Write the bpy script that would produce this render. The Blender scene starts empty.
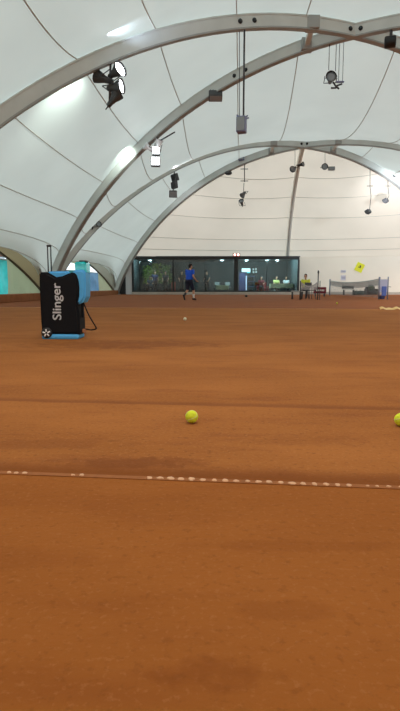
import bpy, bmesh, math, random
from mathutils import Vector, Matrix, Euler, noise
random.seed(7)
S = bpy.context.scene
COL = S.collection
# ------------------------------------------------------------------ camera, sky, exposure
CAM_H = .715; FPX = 540.; HORIZON = 285.5
PITCH = math.atan((355.5 - HORIZON) / FPX)
cam_d = bpy.data.cameras.new('camera'); cam = bpy.data.objects.new('camera', cam_d); COL.objects.link(cam)
cam.location = (0, 0, CAM_H); cam.rotation_euler = (math.pi / 2 - PITCH, 0, 0)
cam_d.sensor_fit = 'VERTICAL'; cam_d.sensor_height = 36; cam_d.lens = FPX / 711 * 36
cam_d.clip_start = .05; cam_d.clip_end = 400
S.camera = cam
wd = bpy.data.worlds.new('world'); S.world = wd; wd.use_nodes = True
bg = wd.node_tree.nodes['Background']; bg.inputs[0].default_value = (.87, 1., 1.06, 1); bg.inputs[1].default_value = 1.38
S.view_settings.view_transform = 'Standard'; S.view_settings.look = 'None'
S.view_settings.gamma = 1; S.view_settings.use_curve_mapping = False
S.view_settings.exposure = .35

# ------------------------------------------------------------------ helpers
CP, SP = math.cos(PITCH), math.sin(PITCH)
def at(px, py, Y):
    """the point of the pixel's ray that stands Y metres down the hall"""
    u = (px - 200) / FPX; v = (355.5 - py) / FPX
    d = Vector((u, CP + v * SP, -SP + v * CP))
    return Vector((0, 0, CAM_H)) + d * (Y / d.y)
def pix(P):
    z = P[2] - CAM_H
    dep = P[1] * CP - z * SP; up = P[1] * SP + z * CP
    return (200 + FPX * P[0] / dep, 355.5 - FPX * up / dep, dep)
def lin(c):
    return tuple(((x / 255) / 12.92 if x / 255 <= .04045 else ((x / 255 + .055) / 1.055) ** 2.4) for x in c)

def mat(name, rgb, rough=.6, metal=0., emit=None, es=0., noise_amt=.0, noise_scale=6., alpha=None, trans=0., spec=.5, bump=0.):
    m = bpy.data.materials.new(name); m.use_nodes = True
    nt = m.node_tree; b = nt.nodes['Principled BSDF']
    c = lin(rgb)
    b.inputs['Base Color'].default_value = (*c, 1)
    b.inputs['Roughness'].default_value = rough; b.inputs['Metallic'].default_value = metal
    b.inputs['Specular IOR Level'].default_value = spec
    if emit: b.inputs['Emission Color'].default_value = (*lin(emit), 1); b.inputs['Emission Strength'].default_value = es
    if trans: b.inputs['Transmission Weight'].default_value = trans
    if noise_amt or bump:
        tc = nt.nodes.new('ShaderNodeTexCoord'); n = nt.nodes.new('ShaderNodeTexNoise')
        n.inputs['Scale'].default_value = noise_scale; n.inputs['Detail'].default_value = 4
        nt.links.new(tc.outputs['Object'], n.inputs['Vector'])
        if noise_amt:
            mp = nt.nodes.new('ShaderNodeMapRange')
            mp.inputs[1].default_value = .3; mp.inputs[2].default_value = .7
            mp.inputs[3].default_value = 1 - noise_amt; mp.inputs[4].default_value = 1 + noise_amt
            nt.links.new(n.outputs[0], mp.inputs[0])
            mx = nt.nodes.new('ShaderNodeVectorMath'); mx.operation = 'SCALE'
            mx.inputs[0].default_value = c; nt.links.new(mp.outputs[0], mx.inputs['Scale'])
            nt.links.new(mx.outputs[0], b.inputs['Base Color'])
        if bump:
            bp = nt.nodes.new('ShaderNodeBump'); bp.inputs['Strength'].default_value = bump
            nt.links.new(n.outputs[0], bp.inputs['Height']); nt.links.new(bp.outputs[0], b.inputs['Normal'])
    if alpha is not None: b.inputs['Alpha'].default_value = alpha
    return m

def fabric(name, rgb, tr, noise_amt=.04, tcol=None):
    """coated membrane: part reflects, part lets daylight through"""
    m = bpy.data.materials.new(name); m.use_nodes = True; nt = m.node_tree; nt.nodes.clear()
    out = nt.nodes.new('ShaderNodeOutputMaterial'); mix = nt.nodes.new('ShaderNodeMixShader')
    d = nt.nodes.new('ShaderNodeBsdfDiffuse'); t = nt.nodes.new('ShaderNodeBsdfTranslucent')
    g = nt.nodes.new('ShaderNodeBsdfGlossy'); g.inputs['Roughness'].default_value = .45
    g.inputs['Color'].default_value = (.8, .8, .8, 1)
    tc = nt.nodes.new('ShaderNodeTexCoord'); n = nt.nodes.new('ShaderNodeTexNoise'); n.inputs['Scale'].default_value = .35
    n.inputs['Detail'].default_value = 3
    nt.links.new(tc.outputs['Object'], n.inputs['Vector'])
    mp = nt.nodes.new('ShaderNodeMapRange'); mp.inputs[1].default_value = .3; mp.inputs[2].default_value = .7
    mp.inputs[3].default_value = 1 - noise_amt; mp.inputs[4].default_value = 1 + noise_amt
    nt.links.new(n.outputs[0], mp.inputs[0])
    for sh, c in ((d, lin(rgb)), (t, lin(tcol or rgb))):
        s = nt.nodes.new('ShaderNodeVectorMath'); s.operation = 'SCALE'; s.inputs[0].default_value = c
        nt.links.new(mp.outputs[0], s.inputs['Scale']); nt.links.new(s.outputs[0], sh.inputs['Color'])
    mix.inputs[0].default_value = tr
    nt.links.new(d.outputs[0], mix.inputs[1]); nt.links.new(t.outputs[0], mix.inputs[2])
    m2 = nt.nodes.new('ShaderNodeMixShader'); m2.inputs[0].default_value = .06
    nt.links.new(mix.outputs[0], m2.inputs[1]); nt.links.new(g.outputs[0], m2.inputs[2])
    nt.links.new(m2.outputs[0], out.inputs[0])
    return m

def glass_mat(name, rgb, tint=.75):
    m = bpy.data.materials.new(name); m.use_nodes = True; nt = m.node_tree; nt.nodes.clear()
    out = nt.nodes.new('ShaderNodeOutputMaterial'); mix = nt.nodes.new('ShaderNodeMixShader')
    t = nt.nodes.new('ShaderNodeBsdfTransparent'); g = nt.nodes.new('ShaderNodeBsdfGlossy'); g.inputs['Roughness'].default_value = .05
    t.inputs[0].default_value = (*[x * tint for x in lin(rgb)], 1)
    mix.inputs[0].default_value = .05
    nt.links.new(t.outputs[0], mix.inputs[1]); nt.links.new(g.outputs[0], mix.inputs[2]); nt.links.new(mix.outputs[0], out.inputs[0])
    return m

class MB:
    def __init__(s): s.v = []; s.f = []; s.sm = []
    def add(s, vs, fs, smooth=False, M=None):
        o = len(s.v)
        s.v += [tuple(M @ Vector(v)) if M is not None else tuple(v) for v in vs]
        s.f += [tuple(i + o for i in f) for f in fs]; s.sm += [smooth] * len(fs)
        return s
    def box(s, c, size, M=None, bev=0.):
        x, y, z = (q / 2 for q in size); c = Vector(c)
        if bev > 0:
            bm = bmesh.new(); bmesh.ops.create_cube(bm, size=1)
            for v in bm.verts: v.co = Vector((v.co.x * size[0], v.co.y * size[1], v.co.z * size[2])) + c
            bmesh.ops.bevel(bm, geom=bm.edges[:], offset=min(bev, min(size) * .45), segments=2, affect='EDGES', profile=.5)
            bm.verts.index_update()
            s.add([v.co.copy() for v in bm.verts], [[v.index for v in f.verts] for f in bm.faces], False, M); bm.free(); return s
        vs = [c + Vector((a * x, b * y, d * z)) for a in (-1, 1) for b in (-1, 1) for d in (-1, 1)]
        return s.add(vs, [(0, 1, 3, 2), (4, 6, 7, 5), (0, 4, 5, 1), (2, 3, 7, 6), (0, 2, 6, 4), (1, 5, 7, 3)], False, M)
    def tube(s, pts, r, n=8, M=None, caps=True, closed=False):
        pts = [Vector(p) for p in pts]; k = len(pts)
        rs = r if isinstance(r, (list, tuple)) else [r] * k
        vs = []; prev = None
        for i, p in enumerate(pts):
            a = pts[(i - 1) % k] if (closed or i > 0) else p
            b = pts[(i + 1) % k] if (closed or i < k - 1) else p
            t = (b - a).normalized()
            if prev is None: x = t.orthogonal().normalized()
            else:
                x = prev - t * prev.dot(t)
                x = x.normalized() if x.length > 1e-6 else t.orthogonal().normalized()
            prev = x; y = t.cross(x)
            for j in range(n):
                q = 2 * math.pi * j / n
                vs.append(p + (x * math.cos(q) + y * math.sin(q)) * rs[i])
        fs = []
        for i in range(k if closed else k - 1):
            for j in range(n):
                i2 = (i + 1) % k
                fs.append((i * n + j, i * n + (j + 1) % n, i2 * n + (j + 1) % n, i2 * n + j))
        if caps and not closed: fs += [tuple(range(n))[::-1], tuple((k - 1) * n + j for j in range(n))]
        return s.add(vs, fs, True, M)
    def lathe(s, prof, n=20, M=None):
        vs = []; fs = []
        for r, z in prof:
            for j in range(n):
                q = 2 * math.pi * j / n; vs.append((r * math.cos(q), r * math.sin(q), z))
        for i in range(len(prof) - 1):
            for j in range(n): fs.append((i * n + j, i * n + (j + 1) % n, (i + 1) * n + (j + 1) % n, (i + 1) * n + j))
        fs += [tuple(range(n))[::-1], tuple((len(prof) - 1) * n + j for j in range(n))]
        return s.add(vs, fs, True, M)
    def ball(s, c, r, M=None, n=14, sc=(1, 1, 1)):
        vs = []; fs = []; m = n // 2; c = Vector(c)
        for i in range(1, m):
            for j in range(n):
                a = math.pi * i / m; b = 2 * math.pi * j / n
                vs.append(c + Vector((r * sc[0] * math.sin(a) * math.cos(b), r * sc[1] * math.sin(a) * math.sin(b), r * sc[2] * math.cos(a))))
        vs += [c + Vector((0, 0, r * sc[2])), c - Vector((0, 0, r * sc[2]))]; T, B = len(vs) - 2, len(vs) - 1
        for i in range(m - 2):
            for j in range(n): fs.append((i * n + j, (i + 1) * n + j, (i + 1) * n + (j + 1) % n, i * n + (j + 1) % n))
        for j in range(n): fs += [(T, j, (j + 1) % n), (B, (m - 2) * n + (j + 1) % n, (m - 2) * n + j)]
        return s.add(vs, fs, True, M)
    def limb(s, p0, r0, p1, r1, M=None, n=10):
        p0 = Vector(p0); p1 = Vector(p1); d = (p1 - p0); L = d.length or 1e-4; d = d / L
        pts = []; rs = []
        for a in (80, 50, 25): pts.append(p0 - d * r0 * math.sin(math.radians(a))); rs.append(r0 * math.cos(math.radians(a)))
        for k in range(5): w = k / 4; pts.append(p0.lerp(p1, w)); rs.append(r0 + (r1 - r0) * w)
        for a in (25, 50, 80): pts.append(p1 + d * r1 * math.sin(math.radians(a))); rs.append(r1 * math.cos(math.radians(a)))
        return s.tube(pts, rs, n, M)
    def prism(s, outline, y0, y1, bev=0., M=None):
        """outline in x,z extruded along y"""
        bm = bmesh.new()
        f = bm.faces.new([bm.verts.new((x, y0, z)) for x, z in outline])
        r = bmesh.ops.extrude_face_region(bm, geom=[f])
        for v in [g for g in r['geom'] if isinstance(g, bmesh.types.BMVert)]: v.co.y = y1
        bmesh.ops.recalc_face_normals(bm, faces=bm.faces[:])
        if bev: bmesh.ops.bevel(bm, geom=[e for e in bm.edges if abs(e.verts[0].co.y - e.verts[1].co.y) < 1e-6], offset=bev, segments=3, affect='EDGES')
        bm.verts.index_update()
        s.add([v.co.copy() for v in bm.verts], [[v.index for v in g.verts] for g in bm.faces], False, M); bm.free(); return s
    def build(s, name, m, parent=None, smooth=None):
        me = bpy.data.meshes.new(name); me.from_pydata(s.v, [], s.f); me.update()
        bm = bmesh.new(); bm.from_mesh(me); bmesh.ops.recalc_face_normals(bm, faces=bm.faces[:]); bm.to_mesh(me); bm.free()
        if len(me.polygons) == len(s.sm):
            for p, q in zip(me.polygons, s.sm): p.use_smooth = q if smooth is None else smooth
        me.materials.append(m)
        o = bpy.data.objects.new(name, me); COL.objects.link(o)
        if parent: o.parent = parent
        return o

def tag(o, label, cat, group=None, kind=None):
    o['label'] = label; o['category'] = cat
    if group: o['group'] = group
    if kind: o['kind'] = kind
    return o
def thing(name, label, cat, loc=(0, 0, 0), rz=0., group=None):
    o = bpy.data.objects.new(name, None); COL.objects.link(o); o.empty_display_size = .1
    o.location = loc; o.rotation_euler = (0, 0, rz)
    return tag(o, label, cat, group)
def struct(o): o['kind'] = 'structure'; return o
def copy_tree(o, parent=None):
    c = o.copy(); COL.objects.link(c)
    if parent: c.parent = parent
    for ch in list(o.children): copy_tree(ch, c)
    return c
def aim(loc, d, roll=0.):
    q = Vector(d).normalized().to_track_quat('Z', 'Y')
    return Matrix.Translation(Vector(loc)) @ q.to_matrix().to_4x4() @ Matrix.Rotation(roll, 4, 'Z')

# ------------------------------------------------------------------ materials
M = {}
M['membrane'] = fabric('roof_membrane', (226, 232, 225), .36)
M['end_membrane'] = fabric('end_membrane', (238, 224, 207), .44)  # cream tint puts the clay's warm bounce light into the colour
M['tan'] = fabric('tan_skirt_fabric', (170, 152, 118), .22)
M['grey_skirt'] = fabric('grey_skirt_fabric', (178, 174, 158), .25)
M['sheet'] = fabric('side_sheet', (205, 205, 170), .5)
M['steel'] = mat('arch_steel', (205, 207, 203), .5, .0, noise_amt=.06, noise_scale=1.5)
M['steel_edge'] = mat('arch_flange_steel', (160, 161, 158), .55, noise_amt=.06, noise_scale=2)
M['seam'] = mat('membrane_seam', (196, 190, 180), .8)
M['edge_rail'] = mat('skirt_edge_rail', (92, 80, 62), .6)
M['black'] = mat('black_metal', (22, 22, 24), .5)
M['dark'] = mat('dark_grey_metal', (74, 75, 77), .5, .2)
M['bluegrey'] = mat('bluish_lamp_housing', (120, 124, 160), .45)
M['lens_on'] = mat('lit_lens', (255, 255, 255), .3, emit=(245, 250, 255), es=9)
M['lens_off'] = mat('unlit_lens', (150, 155, 160), .15)
M['reflector'] = mat('white_lamp_shade', (225, 228, 230), .35)
M['cable'] = mat('hanging_cable', (70, 70, 74), .6)
M['frame'] = mat('dark_window_frame', (30, 34, 34), .45)
M['kerb'] = mat('pale_concrete_kerb', (186, 178, 166), .85, noise_amt=.08, noise_scale=3)
M['white'] = mat('white_paint', (228, 228, 224), .6)
M['clay_kerb'] = mat('clay_dusted_kerb', (150, 92, 52), .95, noise_amt=.15, noise_scale=3)

def clay():
    m = bpy.data.materials.new('red_clay'); m.use_nodes = True; nt = m.node_tree; b = nt.nodes['Principled BSDF']
    N = nt.nodes.new; L = nt.links.new
    b.inputs['Roughness'].default_value = .95; b.inputs['Specular IOR Level'].default_value = .12
    tc = N('ShaderNodeTexCoord')
    def nz(scale, detail=4, stretch=(1, 1, 1), loc=(0, 0, 0), rot=0.):
        mp = N('ShaderNodeMapping'); mp.inputs['Scale'].default_value = stretch; mp.inputs['Location'].default_value = loc
        mp.inputs['Rotation'].default_value = (0, 0, rot)
        L(tc.outputs['Object'], mp.inputs[0]); n = N('ShaderNodeTexNoise'); n.inputs['Scale'].default_value = scale; n.inputs['Detail'].default_value = detail
        n.inputs['Roughness'].default_value = .6
        L(mp.outputs[0], n.inputs['Vector']); return n.outputs[0]
    def rng(x, a, c, lo=0., hi=1.):
        r = N('ShaderNodeMapRange'); r.interpolation_type = 'SMOOTHSTEP'
        for i, q in enumerate((a, c, lo, hi)): r.inputs[i + 1].default_value = q
        L(x, r.inputs[0]); return r.outputs[0]
    def mixc(f, a, c):
        x = N('ShaderNodeMix'); x.data_type = 'RGBA'
        if isinstance(f, float): x.inputs[0].default_value = f
        else: L(f, x.inputs[0])
        for s_, q in ((x.inputs[6], a), (x.inputs[7], c)):
            if isinstance(q, tuple): s_.default_value = (*lin(q), 1)
            else: L(q, s_)
        return x.outputs[2]
    def math_(op, a, c):
        x = N('ShaderNodeMath'); x.operation = op
        for s_, q in ((x.inputs[0], a), (x.inputs[1], c)):
            if isinstance(q, (float, int)): s_.default_value = q
            else: L(q, s_)
        return x.outputs[0]
    sep = N('ShaderNodeSeparateXYZ'); L(tc.outputs['Object'], sep.inputs[0])
    X, Y = sep.outputs[0], sep.outputs[1]
    yy = math_('ADD', Y, math_('MULTIPLY', X, .105))          # distance across the court lines
    base = mixc(rng(nz(.9, 5, (.6, 1.4, 1)), .35, .65), (152, 92, 43), (168, 104, 51))
    base = mixc(math_('MULTIPLY', rng(nz(3.2, 5, (.45, 1.5, 1), (3, 1, 0)), .5, .72), .5), base, (131, 74, 38))   # drag mat streaks
    base = mixc(math_('MULTIPLY', rng(nz(60, 3),   .54, .70), .34), base, (192, 132, 86))        # loose grit
    base = mixc(math_('MULTIPLY', rng(nz(38, 3, (1, 1, 1), (7, 2, 0)), .54, .72), .42), base, (104, 62, 32))
    # damp strip behind the near tape
    w = math_('MULTIPLY', nz(5, 4, (1, .6, 1)), .10)
    s1 = math_('SUBTRACT', math_('ADD', yy, w), 1.985)
    damp = math_('MULTIPLY', rng(s1, -.03, .0), rng(s1, .01, .19, 1., 0.))
    base = mixc(math_('MULTIPLY', damp, .8), base, (110, 60, 30))
    # faint old line
    s2 = math_('SUBTRACT', math_('ADD', yy, math_('MULTIPLY', nz(4, 3), .06)), 3.22)
    old = math_('MULTIPLY', rng(s2, -.03, .0), rng(s2, .02, .12, 1., 0.))
    base = mixc(math_('MULTIPLY', old, .55), base, (118, 66, 36))
    # damp footprint hollows
    for (cx, cy, rx, ry, k) in ((.01, .92, .11, .05, .6), (.16, 1.12, .16, .035, .3), (.28, 1.42, .3, .035, .3), (-.28, 2.13, .3, .07, .55), (-.75, 2.4, .4, .09, .3), (.5, 2.45, .3, .1, .2), (-.6, 1.35, .4, .06, .25), (-1.0, 6.6, 1.2, .5, .4)):
        dx = math_('DIVIDE', math_('SUBTRACT', X, cx), rx); dy = math_('DIVIDE', math_('SUBTRACT', Y, cy), ry)
        r2 = math_('ADD', math_('MULTIPLY', dx, dx), math_('MULTIPLY', dy, dy))
        r2 = math_('ADD', r2, math_('MULTIPLY', math_('SUBTRACT', nz(7, 6), .5), 5.5))
        base = mixc(math_('MULTIPLY', rng(r2, .1, 1.5, 1., 0.), k), base, (112, 60, 30))
    # clay before the near tape is mixed browner, the court past the far line is redder
    base = mixc(math_('MULTIPLY', rng(yy, 2.1, 1.9), .45), base, (142, 78, 24))
    base = mixc(math_('MULTIPLY', rng(yy, 16.9, 17.3), .6), base, (128, 72, 50))
    L(base, b.inputs['Base Color'])
    bp = N('ShaderNodeBump'); bp.inputs['Strength'].default_value = .35; bp.inputs['Distance'].default_value = .012
    h = math_('ADD', nz(70, 4), math_('MULTIPLY', nz(9, 4, (.5, 1.5, 1)), 1.2))
    L(h, bp.inputs['Height']); L(bp.outputs[0], b.inputs['Normal'])
    return m
M['clay'] = clay()

# ------------------------------------------------------------------ hall geometry (crossed arches, bays along a skewed axis)
YAW = .0755; W = 27.87; H = 9.46; PA = 2.07; PB = .756; LENS_H = 3.35
AX = Vector((math.sin(YAW), math.cos(YAW), 0)); TV = Vector((math.cos(YAW), -math.sin(YAW), 0))
L2 = Vector((-7.986, 28.462, 0))
LB = [L2 - AX * 29.6, L2 - AX * 14.83, L2, L2 + AX * 15.63]
RB = [p + TV * W for p in LB]
def arch_pt(P, Q, t, out=0.):
    u = 2 * t - 1
    def g(t_):
        u_ = 2 * t_ - 1; p = P.lerp(Q, t_); return Vector((p.x, p.y, H * max(0., 1 - abs(u_) ** PA) ** PB))
    p = g(t)
    if out:
        e = 1e-3; a = g(max(0, t - e)); b = g(min(1, t + e)); tg = (b - a).normalized()
        side = (Q - P).normalized().cross(Vector((0, 0, 1)))
        n = side.cross(tg); n = n if n.z > 0 or (abs(n.z) < .2 and n.dot((P + Q) / 2 - p) < 0) else -n
        if u < 0 and n.dot((Q - P).normalized()) > 0.05 and n.z < .2: n = -n
        p = p + n.normalized() * out
    return p
def tt(k, n):                                   # denser near the springing
    x = k / n; return .5 * (1 - math.cos(math.pi * x))
def lens_pt(P, Q, u, lean=0., side=-1):
    far = (P - LB[2]).length < .1 or (P - RB[2]).length < .1
    z = (3.05 if far else LENS_H) * max(0., 1 - abs(2 * u - 1) ** 2.4) ** (.46 if far else .62)
    return P.lerp(Q, u) + Vector((0, 0, z)) + TV * side * lean * z / LENS_H
OUT = .24
MEMB = {}
def grid(mb, fn, nu, nv):
    vs = [fn(i / nu, j / nv) for j in range(nv + 1) for i in range(nu + 1)]
    fs = [(j * (nu + 1) + i, j * (nu + 1) + i + 1, (j + 1) * (nu + 1) + i + 1, (j + 1) * (nu + 1) + i) for j in range(nv) for i in range(nu)]
    mb.add(vs, fs, True); return vs
def vv(v): return .5 * (1 - math.cos(math.pi * v * .5 * 2)) if False else v
def half(P, Q, v): return arch_pt(P, Q, .5 * (1 - math.cos(math.pi * v / 2)) * 1.0, OUT)      # v 0..1 springing..crown
def side_fn(A, B, bottomP, bottomQ, side):
    def f(u, v):
        a = half(*A, v); b = half(*B, v)
        p = a.lerp(b, u)
        lo = lens_pt(bottomP, bottomQ, u, 0, side) - bottomP.lerp(bottomQ, u)
        return p + lo * (1 - v) ** 6 - Vector((0, 0, 1)) * .18 * 4 * u * (1 - u) * math.sin(math.pi * v)
    return f
SAG = 1.25
def roof_fn(k):
    """between the crown of bay k and the crown of bay k+1"""
    def f(u, v):
        if v <= .5:
            a = half(LB[k + 1], RB[k], v * 2); b = half(LB[k + 1], RB[k + 2], v * 2)
        else:
            a = half(RB[k + 1], LB[k], (1 - v) * 2); b = half(RB[k + 1], LB[k + 2], (1 - v) * 2)
        return a.lerp(b, u) - Vector((0, 0, (SAG if k else .45) * 4 * u * (1 - u) * math.sin(math.pi * v) ** 1.2))
    return f
seams = {'ceiling': MB(), 'wall_left': MB(), 'wall_right': MB(), 'wall_back': MB(), 'wall_front': MB()}
def seam(key, pts, r=.019): seams[key].tube([p - Vector((0, 0, .03)) for p in pts], r, 5, caps=False)
mb = MB()
for k in (0, 1):
    fn = roof_fn(k); MEMB['roof%d' % k] = grid(mb, fn, 14, 44)
    for v in (.0715, .125, .1825, .2375, .295, .35, .4075, .46, .54, .5925, .65, .705, .7625, .8175, .875, .9285): seam('ceiling', [fn(i / 14, v) for i in range(15)])
ceiling = struct(mb.build('ceiling', M['membrane']))
for key, side, base in (('wall_left', -1, LB), ('wall_right', 1, RB)):
    opp = RB if side < 0 else LB
    mb = MB()
    for k in range(3):
        fn = side_fn((base[k], opp[k + 1]), (base[k + 1], opp[k]), base[k], base[k + 1], side)
        MEMB['%s%d' % (key, k)] = grid(mb, fn, 24, 26)
        for v in (.143, .25, .365, .475, .59, .70, .815): seam(key, [fn(i / 24, v) for i in range(25)])
    w_ = struct(mb.build(key, M['membrane']))
# end apses
def apse(key, k0, sgn, zlow):
    """crown of the last bay down to the end line; sgn +1 far end, -1 behind the camera"""
    if sgn > 0: A = (LB[3], RB[2]); B = (RB[3], LB[2]); crown = arch_pt(LB[3], RB[2], .5, OUT); far = 11.6
    else: A = (LB[0], RB[1]); B = (RB[0], LB[1]); crown = arch_pt(LB[0], RB[1], .5, OUT); far = 12.
    foot = Vector((crown.x, crown.y, 0)) + AX * sgn * far
    def rib(z):
        q = (1 - min(1, z / crown.z) ** 1.9) ** .62
        return Vector((crown.x, crown.y, z)).lerp(Vector((foot.x, foot.y, z)), q)
    def arc_z(P, Q, z):
        lo, hi = 0., .5
        for _ in range(30):
            m_ = (lo + hi) / 2
            if arch_pt(P, Q, m_, OUT).z < z: lo = m_
            else: hi = m_
        return arch_pt(P, Q, lo, OUT)
    mb = MB()
    def fn_for(C):
        def fn(u, v):
            z = zlow + (crown.z - .004 - zlow) * math.sin(v * math.pi / 2)
            if v > .999: return crown.copy()
            p = arc_z(C[0], C[1], z).lerp(rib(z), u)
            return p - Vector((0, 0, .25 * 4 * u * (1 - u) * math.sin(math.pi * v)))
        return fn
    for C in (A, B):
        fn = fn_for(C); MEMB[key + ('L' if C is A else 'R')] = grid(mb, fn, 16, 26)
        for v in (.055, .14, .30, .45, .6): seam(key, [fn(i / 16, v) for i in range(17)], .018)
    o = struct(mb.build(key, M['end_membrane']))
    return o, rib, arc_z, A, B, crown
wall_back, RIB, ARCZ, EA, EB, CROWN = apse('wall_back', 2, 1, 3.02)
wall_front, *_ = apse('wall_front', 0, -1, .0)
for key, par in (('ceiling', ceiling), ('wall_left', bpy.data.objects['wall_left']), ('wall_right', bpy.data.objects['wall_right']), ('wall_back', wall_back), ('wall_front', wall_front)):
    seams[key].build('seam', M['seam'], par)

# floor and outside ground
def plane(name, x0, x1, y0, y1, z, m, n=1):
    mb = MB(); grid(mb, lambda u, v: Vector((x0 + (x1 - x0) * u, y0 + (y1 - y0) * v, z)), n, n); return struct(mb.build(name, m))
mb = MB()
mb.add([LB[0] - AX * 14, RB[0] - AX * 14, RB[3] + AX * 3, LB[3] + AX * 3], [(0, 1, 2, 3)])
floor = struct(mb.build('floor', M['clay']))
plane('outside_ground', -90, 110, -60, 120, -.06, mat('outside_paving', (150, 150, 140), .9, noise_amt=.1, noise_scale=.6))

# ------------------------------------------------------------------ left and right skirts under the side arches
trim_n = 0
def skirt(base, k, side, fab, window=None):
    global trim_n
    P, Q = base[k], base[k + 1]
    mb = MB(); N_ = 40
    us = [tt(i, N_) for i in range(N_ + 1)]
    inner = [lens_pt(P, Q, u, 0, side) for u in us]; outer = [lens_pt(P, Q, u, 2.1, side) - Vector((0, 0, .1 * math.sin(math.pi * u))) for u in us]
    vs = []; fs = []
    for i in range(N_ + 1):
        for j in range(5): vs.append(inner[i].lerp(outer[i], j / 4))
    for i in range(N_):
        for j in range(4): fs.append((i * 5 + j, i * 5 + j + 1, (i + 1) * 5 + j + 1, (i + 1) * 5 + j))
    mb.add(vs, fs, True)
    nm = 'wall_left_skirt' if side < 0 else 'wall_right_skirt'
    o = struct(mb.build(nm, fab))
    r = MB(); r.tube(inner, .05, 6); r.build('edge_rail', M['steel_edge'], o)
    r = MB(); r.tube(outer, .075, 6); r.build('edge_rail', M['edge_rail'], o)
    # sheet hanging from the outer edge
    mb = MB()
    zs = 10
    for i in range(N_):
        a, b = outer[i], outer[i + 1]; um = (us[i] + us[i + 1]) / 2
        for j in range(zs):
            za, zb = j / zs, (j + 1) / zs
            zm = (a.z + b.z) / 2 * (za + zb) / 2
            if window and window[0] < um < window[1] and window[2] < zm < window[3]: continue
            wv = lambda p, q: Vector((p.x, p.y, p.z * q)) + TV * side * .05 * math.sin(q * 3 + p.y * 9) * (1 - q)
            mb.add([wv(a, za), wv(b, za), wv(b, zb), wv(a, zb)], [(0, 1, 2, 3)], True)
    sh = struct(mb.build('window_%d' % (k + 1 + (0 if side < 0 else 3)), M['sheet']))
for k in range(3):
    skirt(LB, k, -1, [M['tan'], M['tan'], M['grey_skirt']][k], [None, (.0, .885, .05, 2.45), (.0, .93, .05, 2.3)][k])
    skirt(RB, k, 1, M['grey_skirt'])
# low clay-dusted kerbs along both sides
for name, base, sg in (('wall_left_kerb', LB, -1), ('wall_right_kerb', RB, 1)):
    a = base[0] - AX * 12; b = base[3] + AX * .6; m_ = (a + b) / 2
    mb = MB(); mb.box((0, 0, .17), (.42, (b - a).length, .34), Matrix.Translation(m_ - TV * sg * .02) @ Matrix.Rotation(-YAW, 4, 'Z'), .03)
    struct(mb.build(name, M['clay_kerb']))

# ------------------------------------------------------------------ steel arches
def sweep(P, Q, w, d, off, n=72, t0=0., t1=1.):
    side = (Q - P).normalized().cross(Vector((0, 0, 1)))
    vs = []; fs = []
    for i in range(n + 1):
        t = t0 + (t1 - t0) * tt(i, n)
        o1 = arch_pt(P, Q, t, off + d / 2); o0 = arch_pt(P, Q, t, off - d / 2)
        vs += [o0 - side * w / 2, o0 + side * w / 2, o1 + side * w / 2, o1 - side * w / 2]
    for i in range(n):
        for j in range(4): fs.append((i * 4 + j, i * 4 + (j + 1) % 4, (i + 1) * 4 + (j + 1) % 4, (i + 1) * 4 + j))
    fs += [(3, 2, 1, 0), tuple(n * 4 + j for j in range(4))]
    return vs, fs
ARCH = {}
def arch(key, P, Q, label, bolts=(.5,)):
    ARCH[key] = (P, Q)
    root = thing('steel_arch', label, 'arch', P, 0, 'crossed steel arches carrying the roof')
    MT = Matrix.Translation(-P)
    b = MB(); b.add(*sweep(P, Q, .20, .36, 0), True, MT); b.build('box_beam', M['steel'], root, smooth=False)
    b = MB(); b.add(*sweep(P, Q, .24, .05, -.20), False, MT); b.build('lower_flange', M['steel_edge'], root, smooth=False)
    b = MB(); b.add(*sweep(P, Q, .24, .05, .19), False, MT); b.build('upper_flange', M['steel'], root, smooth=False)
    b = MB(); b.box((0, 0, .03), (.7, .7, .06), None, .01); b.box((0, 0, .12), (.4, .4, .2), None, .01)
    b.build('base_plate', M['steel_edge'], root)
    b = MB(); b.box(Q - P + Vector((0, 0, .03)), (.7, .7, .06), None, .01); b.build('base_plate', M['steel_edge'], root)
    side = (Q - P).normalized().cross(Vector((0, 0, 1)))
    for t in bolts:
        for dt in (-.008, .008):
            p = arch_pt(P, Q, t + dt, .0) - P
            b = MB(); b.tube([p - side * .13, p + side * .13], .075, 10)
            b.build('bolt', M['black'], root)
    return root
arch('A0', LB[0], RB[1], 'steel arch over the court behind the camera, springing from the left')
arch('B0', LB[1], RB[0], 'steel arch crossing overhead between the camera and the first visible arch')
arch('A1', LB[1], RB[2], 'topmost and nearest grey steel arch, curving across the top of the picture', (.365, .5))
arch('B1', LB[2], RB[1], 'long grey arch rising from behind the black bag to the top right corner', (.36, .5))
arch('A2', LB[2], RB[3], 'thin-looking far arch springing beside the bag and passing under the three-lamp chain', (.5,))
arch('B2', LB[3], RB[2], 'farthest grey arch, springing at the left edge of the glazed clubhouse front', (.5,))
# rib of the far end
zr = [3.02 + (CROWN.z - 3.05) * math.sin(i / 24 * math.pi / 2) for i in range(25)]
pts = [RIB(z) - AX * .16 - Vector((0, 0, .02 + .18 * (i / 24))) for i, z in enumerate(zr)]
rb_root = thing('end_rib', 'single grey steel rib running from the far crown down to the clubhouse roof', 'rib', pts[0])
b = MB(); b.tube([p - pts[0] for p in pts], .17, 4); b.build('rib_beam', mat('pale_rib_paint', (232, 232, 226), .5), rb_root, smooth=False)
b = MB(); b.tube([p - pts[0] - AX * .14 - Vector((0, 0, .06)) for p in pts], .05, 6); b.build('lower_chord', M['steel'], rb_root)
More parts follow.
